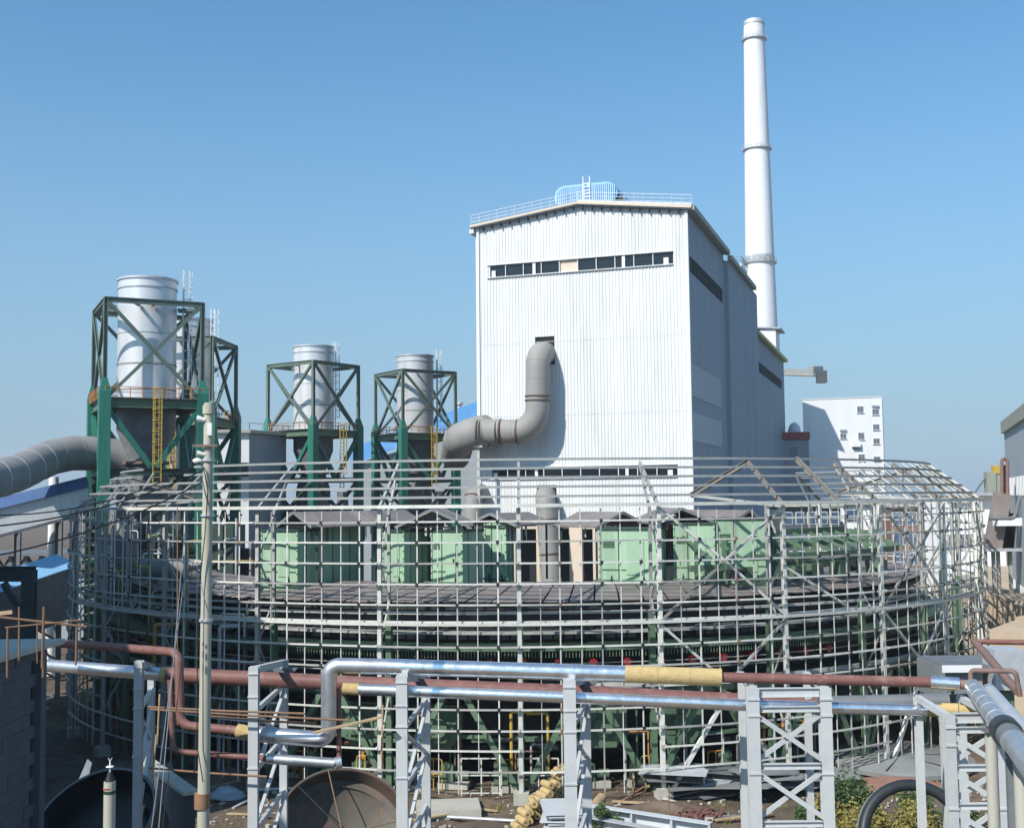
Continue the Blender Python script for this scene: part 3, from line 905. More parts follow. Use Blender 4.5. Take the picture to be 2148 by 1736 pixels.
# ------------------------------------------------------------------ unseen buildings added left of the camera to throw the big shadow
def shadow_buildings():
    A, Bq = V(-43.5, 92.2, 0), V(-27.8, 57.1, 0)
    d = (Bq - A).normalized(); o = V(d.y, -d.x, 0)
    if o.x > 0: o = -o
    H = 28.0
    t = thing('shadow_hall', (A + Bq) / 2, 'long grey unseen hall added left of the view to cast the big shadow', 'building')
    part('wall', MB().ext([A, Bq, Bq + V(0, 0, H), A + V(0, 0, H)], o * 14), 'grey_wall', t)
    part('roof', MB().ext([A - d * .4 + V(0, 0, H), A - d * .4 + o * 14 + V(0, 0, H), A - d * .4 + o * 7 + V(0, 0, H + 1.6)], d * ((Bq - A).length + .8)), 'side_clad', t)
    L = (Bq - A).length
    for i in range(5):
        for z in (15, 7):
            p = A + d * (4 + i * 6.6) - o * .05 + V(0, 0, z)
            part('window', MB().ext([p - d * 1.7 - V(0, 0, 1), p + d * 1.7 - V(0, 0, 1), p + d * 1.7 + V(0, 0, 1), p - d * 1.7 + V(0, 0, 1)], -o * .08), 'glass_grey', t)
    x0, x1, y0, y1, H2 = -33.0, -24.0, 5.0, 31.0, 26.5  # second unseen block, added to shade the lower left foreground
    t = thing('shadow_block', V((x0 + x1) / 2, (y0 + y1) / 2, 0), 'narrow grey unseen block added left of the viewpoint to cast shadow', 'building')
    part('wall', MB().box(V((x0 + x1) / 2, (y0 + y1) / 2, H2 / 2), (x1 - x0, y1 - y0, H2)), 'grey_wall', t)
    part('roof_slab', MB().box(V((x0 + x1) / 2, (y0 + y1) / 2, H2 + .15), (x1 - x0 + .6, y1 - y0 + .6, .3)), 'concrete', t)
    for i in range(5):
        for z in (22, 14, 6):
            part('window', MB().box(V(x1 + .03, y0 + 3.0 + i * 5.0, z), (.12, 2.4, 1.6)), 'glass_grey', t)
shadow_buildings()

# ------------------------------------------------------------------ grey building at the right edge
def right_building():
    a = V(UX(2112, 121.6), 121.6, 0); b = V(UX(2160, 98), 98.0, 0)
    d = (b - a).normalized()
    nrm = V(-d.y, d.x, 0) * -1
    if nrm.x > 0: nrm = -nrm
    e = a + d * 45
    H = UZ(2104, 905, 121.6)
    t = thing('grey_plant_building', a, 'light blue-grey plant building with an olive parapet at the right edge', 'building')
    part('wall', MB().ext([a, e, e + V(0, 0, H), a + V(0, 0, H)], -nrm * 18), 'right_wall', t)
    part('parapet', MB().ext([a - d * .2 + nrm * .3 + V(0, 0, H - .2), e + nrm * .3 + V(0, 0, H - .2), e + nrm * .3 + V(0, 0, H + 1.0), a - d * .2 + nrm * .3 + V(0, 0, H + 1.0)], -nrm * 19), 'olive', t)
    for row, z in enumerate((UZ(2120, 1020, 115), UZ(2120, 1240, 112))):
        for i in range(14):
            p = a + d * (2.5 + i * 1.5) + nrm * .05 + V(0, 0, z)
            mb = MB(); mb.ext([p - d * .32 - V(0, 0, .85), p + d * .32 - V(0, 0, .85), p + d * .32 + V(0, 0, .85), p - d * .32 + V(0, 0, .85)], nrm * .06)
            part('window_strip', mb, 'white_paint', t)
    # door frame at the foot
    p = a + d * 2
    part('door_bay', MB().ext([p + nrm * .05, p + d * 2.5 + nrm * .05, p + d * 2.5 + nrm * .05 + V(0, 0, 4), p + nrm * .05 + V(0, 0, 4)], nrm * .1), 'white_paint', t)
    return a, d, nrm
RB = right_building()

def right_conveyor():
    Y = 108.0
    t = thing('bucket_elevator', V(UX(2092, Y), Y, 0), 'slanting brown chute and grey riser pipe beside the right-hand building', 'elevator')
    a, b = U(2103, 1035, Y), U(2082, 1148, Y)
    part('chute', MB().bar(a, b, 1.1, 1.3), 'roof_brown', t)
    a2, b2 = U(2112, 1075, Y + 1), U(2104, 1150, Y + 1)
    part('chute_skirt', MB().bar(a2, b2, 1.6, .9), 'machine_dark', t)
    c0, c1 = U(2102, 965, Y), U(2108, 1075, Y)
    part('riser', MB().tube(route([U(2103, 1075, Y), U(2101, 963, Y), U(2113, 961, Y), U(2114, 1080, Y)], .3), .17, 8), 'brown_primer', t, True)
    part('riser_box', MB().bar(U(2108, 975, Y + .6), U(2110, 1090, Y + .6), .55), 'machine_grey', t)
    part('platform', MB().box(U(2097, 1152, Y), (3.6, 2.5, .25)), 'galv', t)
    for px in (2066, 2083, 2093, 2118):
        p = U(px, 1152, Y)
        part('leg', MB().bar(V(p.x, Y, 8.5), p, .28), 'frame_grey', t)
    part('pipe', MB().tube(route([U(2075, 1087, Y - 2), U(2128, 1087, Y - 2), U(2140, 1040, Y - 2), U(2165, 1030, Y - 2)], .5), .18, 8), 'machine_grey', t, True)
    part('motor', MB().box(U(2118, 1094, Y - 1.5), (2.6, 1.2, .7)), 'white_paint', t)
right_conveyor()

def right_white_shed():
    Y = 150.0
    x0, x1 = UX(1985, Y), UX(2106, Y)
    t = thing('white_store_shed', V((x0 + x1) / 2, Y, 0), 'plain white store shed seen past the right end of the round frame', 'building')
    part('wall', MB().ext([V(x0, Y, 0), V(x1, Y, 0), V(x1, Y, UZ(2106, 1036, Y)), V(x0, Y, UZ(1985, 1040, Y))], V(0, 10, 0)), 'plaster_white', t)
    part('plinth_band', MB().box(V((x0 + x1) / 2, Y - .1, UZ(2080, 1132, Y)), (x1 - x0, .3, 1.5)), 'machine_grey', t)
    part('eave', MB().box(V((x0 + x1) / 2, Y + 4, UZ(2040, 1038, Y) + .1), (x1 - x0 + 1, 11, .35)), 'galv', t)
right_white_shed()

def right_tripod():
    Y = 175.0
    t = thing('dust_tower', V(UX(2075, Y), Y, 0), 'small pale yellow hoist tower with slanting stay on the right skyline', 'tower')
    a = U(2076, 990, Y)
    part('mast', MB().bar(V(a.x, Y, 0), a, 1.3), 'olive', t)
    part('head', MB().box(U(2091, 985, Y), (1.2, 1.2, 1.2)), 'yellow', t)
    part('mast', MB().bar(V(UX(2091, Y), Y, 0), U(2091, 985, Y), .9), 'olive', t)
    part('stay', MB().bar(U(2040, 1040, Y), a, .22), 'machine_grey', t)
right_tripod()

def site_offices():
    # low buildings that show through the right part of the frame
    for (x0p, x1p, top, Y, wm, nwin, label) in (
            (1640, 1762, 1062, 165, 'dark_wall', 5, 'dark blue-grey office with tall panes behind the right of the round frame'),
            (1766, 1862, 1058, 172, 'plaster_white', 2, 'white annex below the block with small scattered windows'),
            (1866, 1985, 1062, 160, 'brown_primer', 4, 'brownish brick office seen through the right end of the frame')):
        x0, x1 = UX(x0p, Y), UX(x1p, Y)
        zt = UZ((x0p + x1p) / 2, top, Y)
        t = thing('site_office', V((x0 + x1) / 2, Y, 0), label, 'building', 'offices behind the round frame')
        part('wall', MB().ext([V(x0, Y, 0), V(x1, Y, 0), V(x1, Y, zt), V(x0, Y, zt)], V(0, 8, 0)), wm, t)
        part('roof_slab', MB().box(V((x0 + x1) / 2, Y + 3.8, zt + .15), (x1 - x0 + .6, 9, .3)), 'concrete', t)
        for r in range(3):
            for i in range(nwin):
                xx = x0 + (x1 - x0) * (i + .5) / nwin
                f = part('window', MB().box(V(xx, Y - .03, zt - 1.6 - r * 2.7), ((x1 - x0) / nwin * .62 + .16, .12, 1.76)), 'white_paint', t)
                part('pane', MB().box(V(xx, Y - .08, zt - 1.6 - r * 2.7), ((x1 - x0) / nwin * .62, .08, 1.6)), 'glass_blue', f)
site_offices()
# ================================================================== stack towers
def cage_ladder(parent, x, y, z0, z1, ang, mat, name='ladder', w=.5, cage_from=2.2, dep=.7):
    """ladder with hoops; ang = direction it faces (outward)"""
    o = V(math.cos(ang), math.sin(ang), 0); s = V(-o.y, o.x, 0)
    c = V(x, y, 0)
    mb = MB()
    for k in (-1, 1):
        mb.bar(c + s * (k * w / 2) + V(0, 0, z0), c + s * (k * w / 2) + V(0, 0, z1), .10)
    lad = part(name, mb, mat, parent)
    n = int((z1 - z0) / .55)
    mb = MB()
    for i in range(n):
        z = z0 + .3 + i * .55
        mb.bar(c - s * w / 2 + V(0, 0, z), c + s * w / 2 + V(0, 0, z), .07)
    part('rungs', mb, mat, lad, kind='stuff')
    hoops = []
    z = z0 + cage_from
    mb = MB()
    while z < z1:
        pts = [c + s * (math.cos(q) * dep * .55) + o * (math.sin(q) * dep) + V(0, 0, z) for q in [math.pi * k / 8 for k in range(9)]]
        for a, b in zip(pts[:-1], pts[1:]):
            mb.bar(a, b, .08, .05)
        z += 1.1
    part('hoops', mb, mat, lad, kind='stuff')
    mb = MB()
    for q in (.25, .5, .75):
        p = c + s * (math.cos(math.pi * q) * dep * .55) + o * (math.sin(math.pi * q) * dep)
        mb.bar(p + V(0, 0, z0 + cage_from), p + V(0, 0, z1 - .1), .06)
    part('cage_bars', mb, mat, lad, kind='stuff')
    return lad

TW = 9.7           # leg spacing
TZ_TOP, TZ_PLAT = 38.4, 28.0
def make_tower():
    t = thing('stack_tower', V(0, 0, 0), 'x', 'tower', 'stack towers behind the round frame', local=True)
    h = TW / 2
    cor = [(-h, -h), (h, -h), (h, h), (-h, h)]
    for x, y in cor:
        # upper slender leg, lower heavy box leg with a chisel top
        part('upper_leg', MB().hbeam(V(x, y, TZ_PLAT + .4), V(x, y, TZ_TOP + .25), .42, .42, .07, up=(1, 0, 0)), 'tower_steel', t)
        part('lower_leg', MB().bar(V(x, y, 0), V(x, y, TZ_PLAT + 1.0), 1.15, 1.15, up=(1, 0, 0)), 'tower_green', t)
        mb = MB()
        a = 1.15 / 2; b = .24; z0, z1 = TZ_PLAT + 1.0, TZ_PLAT + 2.4
        vs = [(x - a, y - a, z0), (x + a, y - a, z0), (x + a, y + a, z0), (x - a, y + a, z0), (x - b, y - b, z1), (x + b, y - b, z1), (x + b, y + b, z1), (x - b, y + b, z1)]
        mb.add(vs, [(3, 2, 1, 0), (4, 5, 6, 7), (0, 1, 5, 4), (1, 2, 6, 5), (2, 3, 7, 6), (3, 0, 4, 7)])
        part('leg_taper', mb, 'tower_green', t)
        for zf in (8, 16):
            part('flange', MB().box(V(x, y, zf), (1.5, 1.5, .25)), 'tower_green', t)
    for i in range(4):
        (x0, y0), (x1, y1) = cor[i], cor[(i + 1) % 4]
        a, b = V(x0, y0, 0), V(x1, y1, 0)
        d = (b - a).normalized(); nrm = V(d.y, -d.x, 0)
        part('top_beam', MB().hbeam(a + V(0, 0, TZ_TOP), b + V(0, 0, TZ_TOP), .35, .55, .07), 'tower_steel', t)
        part('platform_beam', MB().hbeam(a + V(0, 0, TZ_PLAT - .1), b + V(0, 0, TZ_PLAT - .1), .5, .95, .09), 'beam_green', t)
        z0, z1 = TZ_PLAT + .5, TZ_TOP - .3
        part('brace', MB().hbeam(a + d * .3 + V(0, 0, z0), b - d * .3 + V(0, 0, z1), .34, .34, .06, up=nrm), 'tower_steel', t)
        part('brace', MB().hbeam(a + d * .3 + V(0, 0, z1) + nrm * .05, b - d * .3 + V(0, 0, z0) + nrm * .05, .34, .34, .06, up=nrm), 'tower_steel', t)
        m = (a + b) / 2
        zl = TZ_PLAT - 6.6
        part('knee_brace', MB().bar(a + d * .5 + V(0, 0, TZ_PLAT - .9), m - d * .25 + V(0, 0, zl), .5, .5, up=nrm), 'tower_green', t)
        part('knee_brace', MB().bar(b - d * .5 + V(0, 0, TZ_PLAT - .9), m + d * .25 + V(0, 0, zl), .5, .5, up=nrm), 'tower_green', t)
        part('middle_beam', MB().hbeam(a + V(0, 0, zl - .5), b + V(0, 0, zl - .5), .4, .7, .07), 'dark_green', t)
        part('lower_brace', MB().bar(a + d * .6 + V(0, 0, zl - 1), b - d * .6 + V(0, 0, 13), .4, .4, up=nrm), 'dark_green', t)
        part('lower_brace', MB().bar(b - d * .6 + V(0, 0, zl - 1) + nrm * .1, a + d * .6 + V(0, 0, 13) + nrm * .1, .4, .4, up=nrm), 'dark_green', t)
        part('lower_beam', MB().hbeam(a + V(0, 0, 12.5), b + V(0, 0, 12.5), .4, .6, .07), 'dark_green', t)
        # ring ties that hold the stack at the top
        part('tie_beam', MB().bar(m + V(0, 0, TZ_TOP), m - nrm * (h - 3.2) + V(0, 0, TZ_TOP), .3, .4), 'tower_steel', t)
        part('corner_tie', MB().bar(lerp(a, b, .28) + V(0, 0, TZ_TOP - .1), lerp(a, b, .28) * .6 + V(0, 0, TZ_TOP - .1), .22, .3), 'tower_steel', t)
        # railing
        rail = part('railing', MB().bar(a + nrm * .5 + V(0, 0, TZ_PLAT + 1.5), b + nrm * .5 + V(0, 0, TZ_PLAT + 1.5), .07), 'orange' if i == 0 else 'rust_rod', t)
        part('rail', MB().bar(a + nrm * .5 + V(0, 0, TZ_PLAT + .95), b + nrm * .5 + V(0, 0, TZ_PLAT + .95), .06), 'rust_rod', rail)
        for k in range(9):
            p = lerp(a, b, k / 8) + nrm * .5
            part('rail_post', MB().bar(p + V(0, 0, TZ_PLAT + .4), p + V(0, 0, TZ_PLAT + 1.5), .08), 'orange', rail)
    mb = MB(); mb.box(V(0, 0, TZ_PLAT + .42), (TW + .9, TW + .9, .08)); part('deck', mb, 'machine_grey', t)
    r = 3.02
    zt = 41.5
    mb = MB(); mb.lathe([(r, TZ_PLAT + .3), (r, 32.3), (r, 36.5), (r, zt), (r - .12, zt), (r - .12, zt - 4)], 48); st = part('stack', mb, 'stack_steel', t, True)
    for z, dr, hh in ((zt - .12, .14, .22), (zt - 1.05, .10, .18), (35.6, .05, .12), (32.3, .05, .14), (29.6, .05, .14)):
        mb = MB(); mb.lathe([(r, z - hh / 2), (r + dr, z - hh / 2), (r + dr, z + hh / 2), (r, z + hh / 2)], 48); part('band', mb, 'galv' if z > 33 else 'duct_grey', st, True)
    # bolts and lifting eyes are tiny; cone and throat under the deck
    mb = MB(); mb.lathe([(r, TZ_PLAT - .5), (r, TZ_PLAT - 2.6), (1.9, TZ_PLAT - 5.6), (1.9, TZ_PLAT - 6.2)], 40); part('hopper', mb, 'machine_grey', t, True)
    mb = MB(); mb.lathe([(2.4, TZ_PLAT - 6.2), (2.4, TZ_PLAT - 5.9), (1.9, TZ_PLAT - 5.9)], 40); part('hopper_flange', mb, 'brown_primer', t)
    mb = MB(); mb.lathe([(1.9, TZ_PLAT - 6.2), (2.6, TZ_PLAT - 8.5), (2.6, 14)], 32); part('throat', mb, 'machine_grey', t, True)
    mb = MB(); mb.box(V(0, 0, 9), (7.0, 6.5, 11)); part('fan_house', mb, 'machine_dark', t)
    for k, (x, y, z, sx, sy, sz) in enumerate(((-2.6, -3.9, 17.5, 1.6, 1.4, 3.2), (2.2, -4.1, 17, 1.2, 1.2, 4.2), (.2, -4.2, 15.2, 1.4, 1.0, 2.2), (3.9, -3.4, 15.5, 1, 1, 3))):
        mb = MB(); mb.box(V(x, y, z), (sx, sy, sz)); part('cabinet', mb, 'machine_grey', t)
    # caged ladders: white one to the rim, yellow one up to the deck
    cage_ladder(t, r + .55, -1.0, TZ_PLAT + .5, 42.7, -.3, 'white_paint', w=.7, dep=.9)
    cage_ladder(t, .2, -h - 1.0, 19.5, TZ_PLAT + 1.5, -math.pi / 2, 'yellow', name='access_ladder', w=.8, dep=.9)
    return t
tower0 = make_tower()
tower_spots = [
    (305, 125.0, 26.0, 'leftmost and largest green steel tower around a silver stack'),
    (392, 153.0, -4.5, 'green stack tower partly hidden behind the leftmost tower'),
    (657, 181.0, 54.5, 'green stack tower standing corner-on, third from the left'),
    (872, 194.0, 33.0, 'rightmost green stack tower, just left of the white hall')]
for i, (px, Y, rz, lab) in enumerate(tower_spots):
    o = tower0 if i == 0 else copy_tree(tower0)
    o.location = (UX(px, Y), Y, 0)
    o.rotation_euler = (0, 0, R_(rz))
    o['label'] = lab

# ------------------------------------------------------------------ ducts
def duct(name, pts, r, label, rings, n=28, mat='duct_grey', ringmat='duct_ring', base=None):
    pts = [Vector(p) for p in pts]
    t = thing(name, V(pts[0].x, pts[0].y, 0 if base is None else base), label, 'duct')
    part('duct_shell', MB().tube(pts, r, n), mat, t, True)
    # ring flanges at arclength fractions
    L = [0]
    for a, b in zip(pts[:-1], pts[1:]): L.append(L[-1] + (b - a).length)
    rr = r if isinstance(r, list) else [r] * len(pts)
    for q in range(1, int(L[-1] / 2.4)):
        s = q * 2.4
        for i in range(len(pts) - 1):
            if L[i] <= s <= L[i + 1]:
                k = (s - L[i]) / max(1e-6, L[i + 1] - L[i]); p = lerp(pts[i], pts[i + 1], k); d = (pts[i + 1] - pts[i]).normalized()
                part('weld_seam', MB().tube([p - d * .04, p + d * .04], (rr[i] * (1 - k) + rr[i + 1] * k) + (.01 if mat == 'flue_dark' else .02), n), mat, t, True)
                break
    for f in rings:
        s = f * L[-1]
        for i in range(len(pts) - 1):
            if L[i] <= s <= L[i + 1] + 1e-6:
                k = (s - L[i]) / max(1e-6, L[i + 1] - L[i])
                p = lerp(pts[i], pts[i + 1], k); d = (pts[i + 1] - pts[i]).normalized()
                rad = rr[i] * (1 - k) + rr[i + 1] * k
                w_ = .05 if ringmat == 'galv' else .11
                part('ring_flange', MB().tube([p - d * w_, p + d * w_], rad + w_ * .8, n), ringmat, t, True)
                break
    return t

# duct that leaves the hall wall, drops and bends left
def wall_duct():
    def at(px, py, out): 
        # point on the wall plane seen at px,py, then moved out from the wall
        for k in range(3):
            Y = 170.0 if k == 0 else p.y
            p = U(px, py, Y)
            s = (p - BC).dot(Bn)
            # slide along the ray until the distance to the wall equals out
            ray = (p - V(0, 0, CAM_Z)).normalized()
            p = p + ray * ((out - s) / ray.dot(Bn))
        return p
    top = at(1146, 742, -1.0); t1 = at(1128, 742, 3.2)
    a = at(1127, 905, 3.2)
    b = at(1000, 905, 4.0)
    c = U(966, 909, 169)
    e = c + V(-1.5, 16, -2.5)
    pts = [top] + elbow(top, t1, a, 2.2, 8) + elbow(t1, a, b, 3.4, 10) + [b] + elbow(b, c, e, 2.6, 7) + [e]
    n = len(pts)
    r = []
    for p in pts:
        r.append(1.75)
    r[-10] = 1.85
    for i in range(n - 9, n): r[i] = 2.35
    duct('flue_duct', pts, r, 'thick grey flue duct bending down the white hall wall and turning left', (.235, .25), base=0)
    fl = bpy.data.objects['flue_duct']
    for f in (.02, .42, .95):
        p = lerp(lerp(a, b, .3), b, f); dd = (b - a).normalized()
        part('ring_flange', MB().tube([p - dd * .11, p + dd * .11], 1.86, 28), 'duct_ring', fl, True)
    # short support under it
    p = at(1003, 935, 4.0)
    q = thing('duct_support', V(p.x, p.y, 0), 'pale post holding the horizontal flue duct before the hall', 'support')
    part('column', MB().bar(V(p.x, p.y, 0), V(p.x, p.y, p.z), .4), 'frame_pale', q)
    part('saddle', MB().box(p, (1.2, 1.2, .4)), 'white_paint', q)
    # lower duct dropping from the second opening
    t0 = at(1146, 1040, -1.0); t1 = at(1143, 1038, 2.4); t2 = V(t1.x + 1.0, t1.y - .8, 3.0)
    duct('drop_duct', [t0] + elbow(t0, t1, t2, 1.7, 8) + [t2], 1.45, 'grey drop duct falling from the lower opening of the hall wall', (.35, .62), base=0)
    # second lower grey duct elbow at the corner of the hall
    q0, q1, q2 = U(1030, 1032, 180), U(993, 1034, 172), U(990, 1170, 171)
    duct('elbow_duct', [q0] + elbow(q0, q1, q2, 1.6, 8) + [q2], 1.35, 'short grey elbow duct at the left foot of the white hall', (.5,), base=0)
wall_duct()

def left_duct():
    pts = [U(-140, 1015, 102), U(-60, 1010, 107), U(0, 1003, 111), U(40, 990, 114), U(75, 972, 117), U(110, 958, 120), U(150, 950, 122), U(195, 951, 124), U(240, 955, 125), U(290, 975, 126)]
    duct('main_flue', pts, [1.8] * len(pts), 'huge grey flue duct arching in from the left to the leftmost tower', (.30, .40, .50, .58), ringmat='galv', mat='flue_dark', base=0)
left_duct()

# ================================================================== the round steel frame
CX, CY = UX(1100, 109.4), 109.4
RO, RI, RR = 39.4, 37.7, 35.5
def P(R, deg, z):
    q = R_(deg)
    return V(CX + R * math.sin(q), CY - R * math.cos(q), z)
DPH, PH0 = 12.4, -1.1
K0, K1 = -7, 10
def arc(mb, R, z, a0, a1, w, h, segs=4, dz=0.0):
    """bent bar of radial width w and height h"""
    vs = []
    for i in range(segs + 1):
        a = a0 + (a1 - a0) * i / segs
        for r_, z_ in ((R - w / 2, z - h / 2), (R + w / 2, z - h / 2), (R + w / 2, z + h / 2), (R - w / 2, z + h / 2)):
            vs.append(P(r_, a, z_))
    fs = [(0, 1, 2, 3), tuple(segs * 4 + k for k in (3, 2, 1, 0))]
    for i in range(segs):
        for k in range(4):
            j = (k + 1) % 4
            fs.append((i * 4 + k, (i + 1) * 4 + k, (i + 1) * 4 + j, i * 4 + j))
    return mb.add(vs, fs)
def rowz(py): return UZ(1100, py, CY - RO)
GROWS = [rowz(y) for y in (1093, 1136, 1181, 1225, 1268, 1357, 1401, 1444, 1488, 1533, 1574, 1619)]
Z_EAVE, Z_BEAM = rowz(1060), rowz(1309)
Z_RIDGE = UZ(1100, 967, CY - RR)

def round_frame():
    t = thing('round_steel_frame', V(CX, CY, 0), 'large round building skeleton of pale steel girts and columns', 'frame')
    rnd = random.Random(11)
    for k in range(K0, K1 + 1):
        a = PH0 + k * DPH
        zt = Z_EAVE - .15
        up = P(1, a, 0) - P(0, a, 0)
        part('column', MB().hbeam(P(RO - .35, a, 0), P(RO - .35, a, zt), .25, .25, .035, up=up), 'frame_pale' if k > -2 else 'frame_grey', t)
        part('base_plate', MB().box(P(RO - .35, a, .35), (.9, .9, .7), R_(a)), 'concrete', t)
        ic = part('inner_column', MB().hbeam(P(RI - .3, a, 0), P(RI - .3, a, 11.0), .36, .34, .04, up=up), 'beam_green', t)
        part('inner_column_top', MB().hbeam(P(RI - .3, a, 11.0), P(RI - .3, a, zt), .18, .18, .03, up=up), 'frame_grey', t)
        # lacing between outer and inner column
        zz = [3.2, 6.0, 9.0, 11.6, 14.2, zt - .2]
        for j in range(len(zz) - 1):
            r0, r1 = (RO - .4, RI - .3) if j % 2 == 0 else (RI - .3, RO - .4)
            part('lacing', MB().bar(P(r0, a, zz[j]), P(r1, a, zz[j + 1]), .09, .09), 'frame_grey', t)
        # rafters
        if not (k == -4):
            part('rafter', MB().hbeam(P(RO - .3, a, Z_EAVE - .1), P(RR, a, Z_RIDGE - .12),   .16, .24, .04), 'purlin_grey' if k < 2 else 'rafter_brown', t)
        if k in (2, 5, -6):
            part('inner_rafter', MB().hbeam(P(RR, a, Z_RIDGE - .12), P(28.6, a, 17.9), .26, .34, .05), 'rafter_brown', t)
            part('truss_tie', MB().bar(P(RO - .6, a, Z_EAVE - .2), P(28.6, a, 17.9), .18), 'frame_grey', t)
        else:
            part('truss_web', MB().bar(P(RI - .3, a, Z_EAVE - .3), P(RR, a, Z_RIDGE - .2), .14), 'frame_grey', t)
    mats = ['frame_pale', 'frame_grey', 'frame_pale']
    for k in range(K0, K1):
        a0 = PH0 + k * DPH; a1 = a0 + DPH
        mb = MB(); arc(mb, RO + .02, Z_EAVE, a0, a1, .22, .2); part('eave_gutter', mb, 'frame_pale', t)
        mb = MB(); arc(mb, RO - .5, Z_BEAM, a0, a1, .22, .27); part('ring_beam', mb, 'frame_pale', t)
        mb = MB(); arc(mb, RO - .45, Z_BEAM + .62, a0, a1, .14, .16); part('walk_rail', mb, 'frame_grey', t)
        mb = MB(); arc(mb, RO - .05, Z_BEAM - .02, a0, a1, .12, .16); part('girt', mb, 'frame_pale', t)
        for i, z in enumerate(GROWS):
            # a few stretches are still missing
            if k == -4 and 7 <= i <= 9: continue
            if (k, i) in ((0, 10), (3, 11), (2, 8), (-5, 6)): continue
            if i == 11 and rnd.random() < .25 and k < 0: continue
            mb = MB(); dz = rnd.uniform(-.02, .02)
            arc(mb, RO + .06, z + dz, a0 + .05, a1 - .05, .10, .10)
            part('girt', mb, mats[(i + k) % 3], t)
        # mullions
        for j in range(1, 7):
            a = a0 + DPH * j / 7 + rnd.uniform(-.05, .05)
            w = .078 if j % 2 == 0 else .05
            zb = .6 if rnd.random() < .7 else GROWS[11] - .1
            if k == -4 and j in (1, 2, 3, 4, 5, 6, 7): zb = Z_BEAM
            part('mullion', MB().bar(P(RO - .06, a, zb), P(RO - .06, a, Z_EAVE - .2), w, w * .8, up=P(1, a, 0) - P(0, a, 0)), mats[j % 3], t)
            if j % 2 == 0:
                mb = MB()
                for z in GROWS[:10]:
                    if rnd.random() < .7: mb.box(P(RO + .02, a, z), (.17, .2, .2), R_(a))
                if mb.v: part('clips', mb, 'rust_rod' if rnd.random() < .3 else 'machine_dark', t, kind='stuff')
        # gusset plates where girts cross the column
        mb = MB()
        for z in GROWS[:11] + [Z_BEAM]:
            mb.box(P(RO - .1, a0, z - .02), (.34, .1, .22), R_(a0))
        part('gussets', mb, 'frame_grey', t, kind='stuff')
        if k >= 3:
            for q in (.2, .4, .6, .8):
                aa = a0 + DPH * q
                part('sag_rod', MB().bar(P(RO - .3, aa, Z_EAVE + .15), P(RR, aa, Z_RIDGE + .05), .06, .06), 'frame_pale', t)
        # purlins
        for i in range(5):
            f = (i + .55) / 4.55
            R = RO - .3 + (RR - RO + .3) * f; z = Z_EAVE + .1 + (Z_RIDGE - Z_EAVE - .1) * f
            aa, ab = a0, a1
            if k == -4 and i >= 3: aa = a0 + 9.5
            if k == -5 and i >= 3: ab = a0 + 9
            mb = MB(); arc(mb, R, z + .12, aa, ab, .08, .145, 4); part('purlin', mb, 'purlin_grey', t)
    # wall bracing
    def brace(aA, zA, aB, zB, w=.15, m='frame_pale'):
        part('brace', MB().bar(P(RO - .25, aA, zA), P(RO - .25, aB, zB), w, w), m, t)
    for k in (1, 3, -6, 5, 7):
        a0 = PH0 + k * DPH; am = a0 + DPH / 2; a1 = a0 + DPH
        zm = (Z_EAVE + Z_BEAM) / 2
        brace(a0, Z_EAVE - .2, am, zm); brace(a1, Z_EAVE - .2, am, zm, m='frame_grey')
        brace(a0, Z_BEAM, am, zm, m='rafter_brown'); brace(am, zm, a1, Z_BEAM)
        brace(a0, Z_BEAM - .2, am, 6.6); brace(a1, Z_BEAM - .2, am, 6.6, m='frame_grey')
        brace(am, 6.0, a0 + .6, .4, .22); brace(am, 6.0, a1 - .6, .4, .22, 'frame_grey')
    part('loose_rafter', MB().hbeam(P(RO, 29.9, Z_EAVE), P(RR, 30.2, Z_RIDGE + .15), .22, .3, .05), 'rafter_brown', t)
    brace(PH0 + 2 * DPH, Z_BEAM + 3, PH0 + 3 * DPH - 5, Z_BEAM + .3)
    return t
round_frame()

